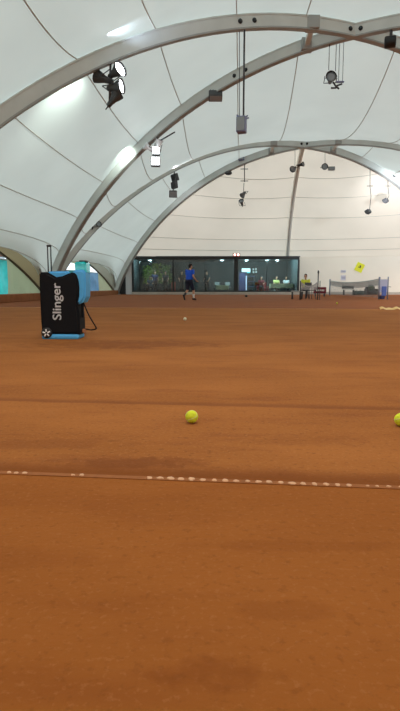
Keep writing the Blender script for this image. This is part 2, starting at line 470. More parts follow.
# link plates between the crossing arches
def link(a, b_, ta, tb, label):
    p, q = arch_pt(*ARCH[a], ta), arch_pt(*ARCH[b_], tb)
    r = thing('link_strut', label, 'strut', p, 0, 'struts tying the crossed arches together')
    m_ = MB(); d = (q - p); m_.tube([Vector(), d], .13, 4); m_.build('bar', M['steel'], r, smooth=False)
    for e in (Vector(), d):
        m_ = MB(); m_.box(e, (.42, .42, .4), None, .02); m_.build('clamp', M['steel_edge'], r)
link('A1', 'B1', .445, .445, 'pale strut between the two nearest arches, left of their crossing')
link('A1', 'B1', .60, .60, 'strut between the two nearest arches, right of their crossing')
link('A2', 'B2', .43, .43, 'strut between the two far arches, left of their crossing')
link('A2', 'B2', .57, .57, 'strut between the two far arches, right of their crossing')

# ------------------------------------------------------------------ far wall below the membrane
def wall_strip(name, P, Q, z0, z1, th, m, off=0.):
    d = (Q - P); L_ = d.length; a = math.atan2(d.y, d.x)
    mb = MB(); mb.box((L_ / 2, off, (z0 + z1) / 2), (L_, th, z1 - z0), Matrix.Translation(Vector((P.x, P.y, 0))) @ Matrix.Rotation(a, 4, 'Z'), .01)
    return struct(mb.build(name, m))
BX0, BX1, BY = -5.42, 7.88, 43.6; BZ = 2.98
pr = RIB(3.02); pL = ARCZ(*EA, 3.02); pR = ARCZ(*EB, 3.02)
def on_line(P, Q, x): t = (x - P.x) / (Q.x - P.x); return P.lerp(Q, t)
q0 = on_line(pR, pr, BX1 - .1); q1 = RB[3] + AX * .2
mb = MB()
grid(mb, lambda u, v: (q0.lerp(pR, u)).lerp(Vector((q0.lerp(q1, u).x, q0.lerp(q1, u).y, 0)), v) if False else Vector((q0.lerp(pR, u).x, q0.lerp(pR, u).y, 3.05 * (1 - v))), 8, 4)
struct(mb.build('wall_back_curtain', M['end_membrane']))
wall_strip('trim_1', Vector((BX1 - .2, q0.y - .5, 0)), Vector((pR.x + 1, pR.y - .55, 0)), 0, .2, .3, M['kerb'])

# ------------------------------------------------------------------ lamps
LAMP_GROUP = 'floodlights hung from the arches'
def spot(root, target, power, col, ang=60, blend=.9, off=(0, 0, 0), size=.08):
    l = bpy.data.lights.new('floodlight_beam', 'SPOT'); l.energy = power; l.color = col; l.spot_size = math.radians(ang); l.spot_blend = blend
    l.shadow_soft_size = size
    o = bpy.data.objects.new('floodlight_beam', l); COL.objects.link(o); o.parent = root
    p = Vector(off); d = Vector(target) - (root.location + p)
    p = p + d.normalized() * .7
    o.location = p; o.rotation_euler = d.to_track_quat('-Z', 'Y').to_euler()
    return o
def down(root, power, off=(0, 0, -.3), col=(1, .97, .92)):
    return spot(root, root.location + Vector(off) + Vector((0, 0, -5)), power, col, 150, 1, off, .35)
def flood_head(root, p, d, r=.22, L_=.34, lit=False, shade='dark', part='lamp_head'):
    """bell floodlight pointing along d, p the back of the bell"""
    X = aim(p, d)
    hd = MB(); hd.lathe([(.06, -.12), (.075, -.10), (.08, 0), (r * .55, L_ * .35), (r * .9, L_ * .8), (r, L_), (r * 1.04, L_ + .015), (r * .93, L_ + .012), (r * .85, L_ * .8)], 18, X)
    h = hd.build(part, M[shade], root)
    ln = MB(); ln.lathe([(r * .9, L_ * .86), (r * .88, L_ * .9), (r * .5, L_ * .93), (.01, L_ * .94)], 18, X); ln.build('lens', M['lens_on' if lit else 'lens_off'], h)
    y = MB(); y.tube([X @ Vector(q) for q in ((r + .03, 0, L_ * .55), (r + .03, 0, -.16), (-r - .03, 0, -.16), (-r - .03, 0, L_ * .55))], .016, 6); y.build('yoke', M['dark'], h)
    return h
def box_head(root, p, d, size=(.42, .3, .16), lit=False, shade='dark'):
    X = aim(p, d)
    hd = MB(); hd.box((0, 0, 0), size, X, .03)
    for i in range(5): hd.box((-size[0] * .36 + i * size[0] * .18, 0, -size[2] * .6), (.02, size[1] * .8, .06), X)
    h = hd.build('lamp_head', M[shade], root)
    ln = MB(); ln.box((0, 0, size[2] / 2 + .004), (size[0] * .86, size[1] * .84, .016), X, .005); ln.build('lens', M['lens_on' if lit else 'lens_off'], h)
    return h
def rod(root, a, b_, r=.02, name='hanging_rod', m='cable'):
    q = MB(); q.tube([a, b_], r, 6); return q.build(name, M[m], root)
def on_arch(key, px, lo=0., hi=1.):
    """point under the arch's lower flange at picture column px"""
    best = None
    for i in range(1201):
        t = lo + (hi - lo) * i / 1200; p = arch_pt(*ARCH[key], t, -.21); x, y, d = pix(p)
        if d > 1 and (best is None or abs(x - px) < best[0]): best = (abs(x - px), p)
    return best[1]
def memb_at(panel, px, py):
    return min((p for p in MEMB[panel] if pix(p)[2] > 1), key=lambda p: (pix(p)[0] - px) ** 2 + (pix(p)[1] - py) ** 2)
CW = (.62, .78, 1.0); GW = (.86, 1., .93); VW = (.92, .93, 1.0)

# four-head cluster under the nearest arch
p = on_arch('A1', 110.5, 0, .5); Yc = p.y
r = thing('floodlight_cluster', 'cluster of four bell floodlights on a rod, upper left under the nearest arch', 'lamp', p, 0, LAMP_GROUP)
def rel(px, py, Y=None): return at(px, py, Y or Yc) - r.location
rod(r, Vector((0, 0, .05)), rel(109.5, 105), .035)
flood_head(r, rel(112, 75), (.75, -.55, .25), .22, .36, True)
flood_head(r, rel(111, 88), (.85, -.25, .05), .21, .34, True)
flood_head(r, rel(109, 81), (-1, .25, .45), .19, .42)
flood_head(r, rel(110.5, 103), (.55, .2, .75), .19, .34)
spot(r, memb_at('roof0', 107, 34), 650, CW, 85, 1, rel(108, 70) + Vector((-.3, -1.2, .2)))
spot(r, memb_at('wall_left1', 72, 92), 210, GW, 85, 1, rel(106, 76) + Vector((.3, -.5, -.6)))
spot(r, memb_at('wall_left1', 131, 119), 120, CW, 30, 1, rel(114, 96))
# lit lamps under the long arch
p = on_arch('B1', 157, 0, .5); Yc = p.y
r = thing('floodlight_cluster', 'pair of lit white floodlights with a side arm, under the long arch', 'lamp', p, 0, LAMP_GROUP)
rod(r, Vector((0, 0, .05)), rel(155, 166), .035)
rod(r, rel(156, 143), rel(175, 132), .03, 'side_arm')
box_head(r, rel(156, 151.5), (.1, -1, .25), (.34, .36, .2), True); box_head(r, rel(155.5, 162), (.05, -1, .2), (.40, .40, .2), True)
flood_head(r, rel(151, 149.5), (-.8, -.3, .45), .17, .3, False, 'reflector')
flood_head(r, rel(157.5, 148), (.3, -.3, .9), .17, .34, False, 'reflector')
spot(r, memb_at('wall_left1', 122, 158), 170, GW, 75, 1, rel(152, 148) + Vector((-.6, -1.0, -.2)))
# chain of three dark lamps
p = on_arch('A2', 174.5, 0, .5); Yc = p.y
r = thing('floodlight_chain', 'three dark floodlights stacked on one rod below the thin far arch', 'lamp', p, 0, LAMP_GROUP)
rod(r, Vector((0, 0, .05)), rel(172.8, 196), .03)
box_head(r, rel(175, 177.5), (.8, .5, .3), (.5, .4, .2)); box_head(r, rel(174.6, 185), (.9, .4, .1), (.5, .4, .2)); box_head(r, rel(173, 194), (.1, -1, -.35), (.44, .38, .22))
spot(r, memb_at('wall_backL', 190, 202), 620, VW, 30, 1, rel(176.5, 184))
spot(r, memb_at('roof1', 183, 163), 520, VW, 55, 1, rel(176, 176))
# box lamp under the long arch
p = on_arch('B1', 215.5, 0, .6); Yc = p.y
r = thing('box_floodlight', 'dark box floodlight hung close under the middle of the long arch', 'lamp', p, 0, LAMP_GROUP)
rod(r, Vector((-.1, 0, .05)), rel(213.5, 93), .02); rod(r, Vector((.15, 0, .05)), rel(217.5, 93), .02)
box_head(r, rel(215.5, 96), (0, -.35, -.9), (.55, .4, .26))
# long vertical cables with bluish lamps
p = on_arch('A1', 244.5, 0, .6); Yc = p.y
r = thing('pendant_floodlight', 'bluish floodlight on the long cable dropping from the nearest arch', 'lamp', p, 0, LAMP_GROUP)
rod(r, Vector((0, 0, .05)), rel(243.5, 118), .03); rod(r, Vector((-.16, 0, .05)), rel(239.5, 118), .012)
box_head(r, rel(241.5, 125), (-.3, -1, .05), (.3, .50, .3), False, 'bluegrey')
x = MB()
for a, c in (((237, 121), (248, 115.5)), ((236.5, 115), (246, 121)), ((238, 118), (249, 118))): x.tube([rel(*a), rel(*c)], .022, 6)
x.build('cross_bracket', M['bluegrey'], r)
p = on_arch('B2', 244.5, 0, .6); Yc = p.y
r = thing('pendant_floodlight', 'small bluish lamp fixed at the far arch on the cable with rungs', 'lamp', p, 0, LAMP_GROUP)
rod(r, Vector((0, 0, .05)), rel(244.5, 182), .03)
box_head(r, rel(241.5, 156.5), (-.2, -1, .1), (.4, .55, .3), False, 'bluegrey')
for y_ in (169, 181):
    x = MB(); x.tube([rel(240.5, y_), rel(248, y_)], .025, 6); x.build('rung', M['cable'], r)
lower = thing('pendant_floodlight', 'two small grey lamps one above the other at the lower end of the rung cable', 'lamp', at(244, 183, Yc), 0, LAMP_GROUP)
r2 = r; r = lower
rod(r, Vector((0, 0, 0)), rel(242.5, 207), .02)
flood_head(r, rel(244.5, 193), (-.5, -.6, -.6), .18, .32); flood_head(r, rel(242, 204), (-.2, -.6, .5), .17, .28)
# round lamp and bracket hung from wires
p = on_arch('B1', 331, .3, .9); Yc = p.y
r = thing('round_floodlight', 'black round floodlight beside a grey bracket, on thin wires below the crossing', 'lamp', p, 0, LAMP_GROUP)
for a in ((328.7, 70), (335.5, 71)):
    e = rel(*a); rod(r, Vector((e.x, e.y, .05)), e, .012, 'wire')
for a in ((338.5, 82), (342.5, 82)):
    e = rel(*a); rod(r, Vector((e.x, e.y, .05)), e, .01, 'wire')
flood_head(r, rel(332, 78) + Vector((0, .28, 0)), (-.12, -1, .1), .185, .34, False, 'black')
flood_head(r, rel(331, 76) + Vector((0, .02, 0)), (-.05, -1, .02), .18, .02, False, 'black', 'front_cover').children[0].data.materials[0] = M['black']
x = MB(); x.box(rel(340, 82), (.28, .1, .05), None, .01); x.build('top_bar', M['bluegrey'], r)
x = MB()
for a, c in (((333, 82), (337, 88)), ((336, 88), (331, 88)), ((336, 86), (342, 84)), ((336, 86), (339, 89))): x.tube([rel(*a), rel(*c)], .03, 6)
x.build('bracket', M['dark'], r)
# drum lamp at the right edge
p = on_arch('B1', 391, .4, 1); Yc = p.y
r = thing('drum_floodlight', 'dark drum lamp under the arches near the top right corner', 'lamp', p, 0, LAMP_GROUP)
rod(r, Vector((0, 0, .05)), rel(391, 37), .05); 
x = MB(); c_ = rel(390.5, 42); x.lathe([(.10, -.2), (.17, -.19), (.19, -.16), (.19, .14), (.17, .17), (.1, .18)], 18, aim(c_, (1, -.3, 0))); x.build('drum', M['black'], r)
# small lamps round the far arches
for key, px_, lo, hi, py_, kind, lab in (
    ('B2', 228.5, 0, .5, 173, 'oval', 'small dark oval lamp below the left part of the farthest arch'),
    ('A2', 393, .5, 1, 175.5, 'oval', 'dark oval lamp at the right edge against the far arch'),
    ('B2', 295, .3, .6, 167, 'pair', 'small pair of round lamps left of the end rib'),
    ('A2', 325, .4, .8, 167, 'round', 'small round black lamp with a white box, right of the end rib')):
    p = on_arch(key, px_, lo, hi); Yc = p.y - .0
    r = thing('small_floodlight', lab, 'lamp', p, 0, LAMP_GROUP)
    c_ = rel(px_, py_)
    rod(r, Vector((0, 0, .05)), c_ + Vector((0, 0, .05)), .012)
    x = MB()
    if kind == 'oval': x.ball(c_, .24, None, 14, (1.05, .8, .62)); x.build('lamp_body', M['dark'], r)
    elif kind == 'pair':
        flood_head(r, c_ + Vector((-.02, 0, -.05)), (-.5, -.7, -.4), .2, .3, False, 'black'); flood_head(r, c_ + Vector((.3, 0, .12)), (.7, -.5, .1), .15, .24)
    else:
        flood_head(r, c_ + Vector((-.02, .1, 0)), (-.1, -1, 0), .2, .22, False, 'black'); box_head(r, c_ + Vector((.42, 0, -.1)), (0, -1, 0), (.42, .24, .2), False, 'steel_edge')
# two hanging box lamps at the right
for key, px_, ytop, mid, pos, lab, litp in (
    ('A2', 370, None, 186, (368, 211.5), 'grey box lamp, lower of two hung at the right over the far net', None),
    ('A2', 388, None, 186, (385.5, 200.5), 'dark box lamp tilted in front of the bright patch at the far right', (394, 190))):
    p = on_arch(key, px_, .5, 1); Yc = p.y
    r = thing('box_floodlight', lab, 'lamp', p, 0, LAMP_GROUP)
    e = rel(*pos)
    x = MB(); x.tube([Vector((0, 0, .05)), rel(px_, mid), rel(px_ + 1, mid + 10), e + Vector((.1, 0, .05))], .018, 6); x.build('hanging_rod', M['cable'], r)
    x = MB(); x.tube([rel(px_ - 3, mid), rel(px_ + 3, mid)], .02, 6); x.build('rung', M['cable'], r)
    box_head(r, e, (-.35, .3, .9), (.46, .3, .2))
    if litp: spot(r, memb_at('wall_backR', *litp), 520, VW, 100, 1, e + Vector((-.6, -2.6, -.8)))
# pair of dark lamps low on the thin arch
p = on_arch('A2', 95, 0, .3); Yc = p.y
r = thing('small_floodlight', 'two tiny dark lamps clamped low on the thin arch above the left skirt', 'lamp', p, 0, LAMP_GROUP)
flood_head(r, rel(94, 227), (-.6, -.6, -.2), .15, .22, False, 'black'); flood_head(r, rel(97, 225), (.5, -.6, .1), .15, .22, False, 'black')
rod(r, rel(93, 228), rel(98, 222), .03)
# further floodlights of the same kind over the court, on the arches outside the picture
DP = 500
for key, t in (('A0', .34), ('A0', .7), ('B0', .7), ('A1', .68), ('A1', .8), ('B1', .66), ('B1', .8), ('B2', .78), ('A2', .86)):
    p = arch_pt(*ARCH[key], t, -.21)
    if 0 < pix(p - Vector((0, 0, 1)))[0] < 408 and -10 < pix(p - Vector((0, 0, 1)))[1] and pix(p)[2] > 0: continue
    r = thing('floodlight_cluster', 'floodlight pointing down at the court from an arch outside the picture', 'lamp', p, 0, 'court floodlights outside the picture')
    rod(r, Vector((0, 0, .05)), Vector((0, 0, -.9)), .03)
    box_head(r, Vector((0, 0, -.95)), (0, 0, -1), (.6, .5, .22), True)
    down(r, DP, (0, 0, -1.3))
    if key == 'B2':
        spot(r, at(366, 232, 42.4), 2100, (.74, .88, 1.), 84, 1, (0, 0, -1.3), .3)  # extra unseen beam, added to brighten the right end curtain

# ------------------------------------------------------------------ court lines
M['tape'] = mat('worn_line_tape', (218, 168, 128), .8, noise_amt=.1, noise_scale=30)
M['tape_clay'] = mat('clay_over_tape', (150, 90, 43), .95, noise_amt=.12, noise_scale=30)
def yline(Y0, x): return Y0 - .105 * x
rnd = random.Random(3)
root = thing('court_line', 'worn clay-covered line tape with pale dashes across the near court', 'court line', (0, 1.921, 0))
b = MB(); b.box((0, 0, .001), (4.4, .03, .004), Matrix.Rotation(-.105, 4, 'Z')); b.build('tape', M['tape_clay'], root)
def dash(px, wpx, k=1.):
    Y = 2.0; x = (px - 200) / FPX * Y; Y = yline(1.921, x); w = wpx / FPX * Y; h_ = .0135 * k * rnd.uniform(.8, 1.2)
    n = 10; vs = []; cx, cy = x, Y - 1.921 + rnd.uniform(-.003, .003)
    for j in range(n):
        a = 2 * math.pi * j / n; q = rnd.uniform(.75, 1.15)
        vs.append((cx + w / 2 * math.cos(a) * q, cy - .105 * w / 2 * math.cos(a) + h_ * math.sin(a) * q, .0032))
    vs2 = [(x_, y_, .0062) for x_, y_, _ in [(cx + (v[0] - cx) * .8, cy + (v[1] - cy) * .8, 0) for v in vs]]
    b = MB(); b.add(vs + vs2, [tuple(range(n, 2 * n))] + [(j, (j + 1) % n, n + (j + 1) % n, n + j) for j in range(n)]); b.build('line_dash', M['tape'], root)
x = 149.
while x < 352:
    dash(x, rnd.uniform(5.5, 8.5)); x += rnd.uniform(10, 11.6)
for x, w, k in ((2, 5, .8), (10, 5, .7), (19, 6, .8), (70, 5, .8), (79, 5, .8), (362, 4, .5), (371, 4, .5), (382, 5, .5), (393, 5, .5)): dash(x, w, k)
far_y = lambda x: 17.0 - .125 * x
root = thing('court_line', 'thin pale boundary line across the court behind the black bag', 'court line', (0, 17.0, 0))
b = MB(); a_ = math.atan(-.125)
for i in range(23):
    x0 = -7.6 + i * .62
    if rnd.random() < .12: continue
    b.box((x0 + .31, 0, .006), (.60, .07 * rnd.uniform(.6, 1.2), .012), Matrix.Rotation(a_, 4, 'Z'))
b.build('tape', mat('old_line', (196, 140, 92), .9), root)
root = thing('line_tape', 'loose crumpled pale tape lying on the clay at the right edge under the net', 'tape', at(391, 310, 16.1) * 1, 0)
root.location.z = 0
b = MB()
vs = []; n = 40
for i in range(n + 1):
    x_ = -.32 + i * (1.6 / n); y_ = -.02 * math.sin(i * .5) + -.1 * x_; z_ = .035 + .03 * math.sin(i * .9) * math.sin(i * .31 + 1)
    vs += [(x_, y_ - .05, max(.004, z_ - .03)), (x_, y_ + .06, z_ + .03)]
b.add(vs, [(2 * i, 2 * i + 2, 2 * i + 3, 2 * i + 1) for i in range(n)], True); b.build('strip', mat('pale_tape', (232, 196, 130), .7), root)

# ------------------------------------------------------------------ tennis balls
M['felt'] = mat('tennis_felt', (224, 236, 66), .95, noise_amt=.12, noise_scale=90, bump=.4, spec=.1)
M['felt_overexposed'] = mat('overexposed_felt', (244, 242, 214), .95, spec=.1)  # pale colour stands in for overexposure on the far ball
M['ball_seam'] = mat('ball_seam', (232, 236, 190), .8)
def tennis_ball(px, Y, label, m='felt', rot=(0, 0, 0)):
    u = (px - 200) / FPX
    R = .0335
    c = Vector((u * (Y * CP + .68 * SP), Y, 0))
    r = thing('tennis_ball', label, 'ball', (c.x, c.y, 0), 0, 'tennis balls on the clay')
    MT = Matrix.Translation((0, 0, R + .0005)) @ Euler(rot).to_matrix().to_4x4()
    b = MB(); b.ball((0, 0, 0), R, MT, 32); b.build('felt_cover', M[m], r)
    pts = []
    for i in range(64):
        t = 2 * math.pi * i / 64; A_ = .72
        p = Vector((A_ * math.cos(t) + (1 - A_) * math.cos(3 * t), A_ * math.sin(t) - (1 - A_) * math.sin(3 * t), 2 * math.sqrt(A_ * (1 - A_)) * math.sin(2 * t)))
        pts.append(p.normalized() * (R * 1.003))
    b = MB(); b.tube(pts, .0011, 6, MT, closed=True); b.build('seam', M['ball_seam'], r)
    return r
tennis_ball(191.7, 2.765, 'bright yellow-green tennis ball on the clay in the middle of the picture', 'felt', (.3, 1.2, .4))
tennis_ball(401.0, 2.70, 'yellow-green tennis ball cut off by the right edge', 'felt', (1.2, .2, .6))
tennis_ball(185, 11.1, 'small tennis ball, painted pale as if overexposed, far off on the clay, below the player', 'felt_overexposed', (.3, .2, 0))
tennis_ball(337, 21.0, 'tiny yellow tennis ball on the clay in front of the far net', 'felt', (.3, .2, 1))

# ------------------------------------------------------------------ ball-machine bag
M['bag_black'] = mat('black_bag_cloth', (13, 14, 20), .75, noise_amt=.2, noise_scale=30, bump=.15, spec=.25)
M['bag_blue'] = mat('light_blue_cloth', (84, 178, 240), .6, noise_amt=.05, noise_scale=12)
M['cyan'] = mat('cyan_hopper_plastic', (30, 214, 222), .25, alpha=.8)
M['logo'] = mat('white_print', (250, 250, 252), .6)
YB = 7.38; bp_ = at(64.2, 338, YB); bp_.z = 0
bag = thing('ball_machine_bag', 'upright black wheeled ball-machine bag with light blue trim and raised handle', 'bag', bp_, math.radians(-2))
K = YB / FPX                                   # metres per picture pixel at the bag
def bq(px, py): return ((px - 61) * K, (337.5 - py) * K)
outline = [bq(42.4, 333), bq(41.8, 320), bq(41.6, 300), bq(41.6, 282), bq(42, 274.5), bq(43.5, 272.4), bq(49, 272.2), bq(53, 274.2), bq(58, 277.2), bq(64, 276.3),
           bq(70, 273.8), bq(74, 272.6), bq(77.5, 273.5), bq(79.3, 278), bq(80.3, 288), bq(79.8, 298), bq(78.6, 305), bq(79.6, 312), bq(80, 322), bq(79.8, 333)]
b = MB(); b.prism(outline, -.17, .17, .03); b.build('body', M['bag_black'], bag)
b = MB(); b.box((bq(60.4, 0)[0], 0, bq(0, 335.2)[1]), (36.5 * K, .35, 5.2 * K), None, .025); base = b.build('base_tray', M['bag_blue'], bag)
rim = [bq(48, 280), bq(48.5, 273), bq(50.5, 271.6), bq(58, 271.4), bq(66, 271.2), bq(69, 272.4), bq(72, 276), bq(72, 281)]
b = MB(); b.prism(rim, -.12, .168, .02); b.build('blue_lining', M['bag_blue'], bag)
flap = [(x_ - 1.6 * K, z_) for x_, z_ in (bq(75, 272.5), bq(79, 270.2), bq(86, 270), bq(88.2, 272.5), bq(88.4, 284), bq(87.8, 296), bq(85, 301.5), bq(80.5, 303.4), bq(78.6, 302), bq(80.4, 294), bq(80.8, 284), bq(78.5, 276))]
b = MB(); b.prism(flap, -.15, .15, .025); b.build('side_pocket', M['bag_blue'], bag)
hop = [(x_ - 1.2 * K, z_) for x_, z_ in (bq(77, 272), bq(76.8, 263.5), bq(78.5, 262.2), bq(86.5, 262.2), bq(88.2, 263.8), bq(88.2, 272.5))]
b = MB(); b.prism(hop, -.11, .13, .02); h_ = b.build('ball_hopper', M['cyan'], bag)
b = MB(); x0, z0 = bq(83.1, 261.6); b.box((x0, 0, z0), (7 * K, .16, 1.6 * K), None, .008); b.build('hopper_lid', M['dark'], h_)
b = MB(); x0, z0 = bq(71.5, 271); b.box((x0, .06, z0 - .01), (8 * K, .12, 3.4 * K), None, .01); b.build('hopper_mouth', mat('teal_net_cloth', (70, 160, 160), .7), bag)
hd = []
for px in (45.0, 48.2):
    x0, z0 = bq(px, 280); _, z1 = bq(px, 246.5)
    b = MB(); b.tube([(x0, .10, z0), (x0, .10, z1)], .0085, 8); hd.append(b.build('handle_rod', M['black'], bag))
x0, z0 = bq(46.6, 246); b = MB(); b.box((x0, .10, z0), (4.8 * K, .035, 2.0 * K), None, .01); b.build('handle_grip', M['black'], bag)
# wheels with pale spokes
for sy in (-1, 1):
    x0, z0 = bq(47.6, 329)
    b = MB(); X = Matrix.Translation((x0, sy * .170, .086)) @ Matrix.Rotation(math.pi / 2, 4, 'X'); b.lathe([(.02, -.018), (.068, -.016), (.073, -.008), (.073, .008), (.068, .016), (.02, .018)], 24, X)
    w_ = b.build('wheel', M['black'], bag)
    for k in range(5):
        a = 2 * math.pi * k / 5 + .4
        b = MB(); c = Vector((x0 + .034 * math.cos(a), sy * .191, .086 + .034 * math.sin(a)))
        b.box((0, 0, 0), (.036, .006, .017), Matrix.Translation(c) @ Matrix.Rotation(-a, 4, 'Y')); b.build('spoke', M['logo'], w_)
    b = MB(); x1, _ = bq(75, 0); b.box((x1, sy * .13, .012), (.05, .04, .024), None, .004); b.build('foot', M['black'], bag)
# strap, carabiner and clip at the right side
b = MB(); pts = []
for px, py, y_ in ((80.5, 298, -.05), (82.6, 302, -.06), (86.5, 311, -.08), (91, 319, -.1), (94.6, 325.2, -.1), (94.8, 327.6, -.09), (90, 328.8, -.08), (84.5, 328.2, -.06), (80.2, 329, -.05)):
    x0, z0 = bq(px, py); pts.append(Vector((x0, y_, z0)))
sp_ = []
for i in range(len(pts) - 1):
    p0, p1, p2, p3 = pts[max(i - 1, 0)], pts[i], pts[i + 1], pts[min(i + 2, len(pts) - 1)]
    for k in range(6):
        t = k / 6; sp_.append(.5 * ((2 * p1) + (p2 - p0) * t + (2 * p0 - 5 * p1 + 4 * p2 - p3) * t * t + (3 * p1 - p0 - 3 * p2 + p3) * t ** 3))
b.tube(sp_ + [pts[-1]], .010, 6); b.build('shoulder_strap', M['bag_black'], bag)
b = MB(); x0, z0 = bq(81.6, 309); b.box((x0, -.06, z0), (2.2 * K, .05, 15 * K), None, .008); b.build('side_pocket_holder', M['bag_black'], bag)
x0, z0 = bq(82.5, 329.8); b = MB(); b.box((x0, -.05, z0), (3.5 * K, .06, 4.0 * K), None, .012); b.build('tan_tab', mat('tan_leather', (176, 120, 84), .7), bag)
# printed name, reading upwards
def text_mesh(body, size, weight=.0):
    cu = bpy.data.curves.new('lettering', 'FONT'); cu.body = body; cu.size = size; cu.extrude = .0015; cu.offset = weight
    cu.align_x = 'CENTER'; cu.align_y = 'CENTER'
    o = bpy.data.objects.new('lettering_src', cu); COL.objects.link(o)
    dg = bpy.context.evaluated_depsgraph_get(); me = bpy.data.meshes.new_from_object(o.evaluated_get(dg))
    bpy.data.objects.remove(o); bpy.data.curves.remove(cu)
    return me
me = text_mesh('Slinger', .2, 0.)
bm = bmesh.new()
for dx, dy, dz in ((0, 0, 0), (.0045, .0, .0003), (-.0045, .0, .0006), (0, .0035, .0009), (0, -.0035, .0012)):   # heavy strokes
    n0 = len(bm.verts); bm.from_mesh(me); bm.verts.ensure_lookup_table()
    for v in bm.verts[n0:]: v.co += Vector((dx, dy, (1 if v.co.z > 0 else -1) * dz))
bm.to_mesh(me); bm.free()
xs = [v.co.x for v in me.vertices]; ys = [v.co.y for v in me.vertices]
lw = (max(xs) - min(xs)); lh = max(ys) - min(ys); want = 36 * K; wh = 11.6 * K; mxx = (max(xs) + min(xs)) / 2; mxy = (max(ys) + min(ys)) / 2
x0, z0 = bq(59.6, 300.6)
for v in me.vertices:
    a, c, e = (v.co.x - mxx) * want / lw, (v.co.y - mxy) * wh / lh, v.co.z
    v.co = (x0 - c, -.1725 - abs(e), z0 + a)
me.materials.clear(); me.materials.append(M['logo'])
bm = bmesh.new(); bm.from_mesh(me); bmesh.ops.recalc_face_normals(bm, faces=bm.faces[:]); bm.to_mesh(me); bm.free()
lo = bpy.data.objects.new('lettering', me); COL.objects.link(lo); lo.parent = bag; lo['label'] = 'white lettering reading Slinger, running upwards'

# ------------------------------------------------------------------ people
SKIN = mat('skin', (196, 148, 120), .6)
HAIR = mat('dark_hair', (30, 24, 22), .8)
_mats = {}
def cm(rgb):
    if rgb not in _mats: _mats[rgb] = mat('cloth_%d_%d_%d' % rgb, rgb, .85, noise_amt=.06, noise_scale=12)
    return _mats[rgb]
def fuse(mb, vox, name, m, parent):
    """melt overlapping limbs into one continuous surface"""
    me = bpy.data.meshes.new('tmp'); me.from_pydata(mb.v, [], mb.f); me.update()
    o = bpy.data.objects.new('tmp', me); COL.objects.link(o)
    r = o.modifiers.new('r', 'REMESH'); r.mode = 'VOXEL'; r.voxel_size = vox; r.use_smooth_shade = True
    s = o.modifiers.new('s', 'SMOOTH'); s.factor = .5; s.iterations = 3
    dg = bpy.context.evaluated_depsgraph_get(); new = bpy.data.meshes.new_from_object(o.evaluated_get(dg))
    bpy.data.objects.remove(o); bpy.data.meshes.remove(me)
    new.materials.clear(); new.materials.append(m); new.name = name
    q = bpy.data.objects.new(name, new); COL.objects.link(q); q.parent = parent
    return q
def hand(mb, wrist, elbow, curl=.5, s=1.):
    d = (wrist - elbow).normalized(); side = d.cross(Vector((0, 1, .2))).normalized(); front = side.cross(d)
    pc = wrist + d * .055 * s
    mb.limb(wrist, .026 * s, wrist + d * .085 * s + side * .018 * s, .021 * s); mb.limb(wrist, .026 * s, wrist + d * .085 * s - side * .018 * s, .021 * s)
    for i, L_ in enumerate((.062, .074, .07, .055)):
        b0 = wrist + d * .088 * s + side * (.03 - .02 * i) * s
        k1 = b0 + (d * math.cos(curl) + front * math.sin(curl)) * L_ * .55 * s
        k2 = k1 + (d * math.cos(curl * 2.2) + front * math.sin(curl * 2.2)) * L_ * .5 * s
        mb.limb(b0, .0095 * s, k1, .009 * s, None, 8); mb.limb(k1, .009 * s, k2, .0078 * s, None, 8)
    t0 = wrist + d * .03 * s + side * .026 * s; t1 = t0 + (d * .6 + side * .75 + front * .3).normalized() * .045 * s
    mb.limb(t0, .012 * s, t1, .010 * s, None, 8); mb.limb(t1, .010 * s, t1 + (d * .9 + front * .4).normalized() * .032 * s, .008 * s, None, 8)
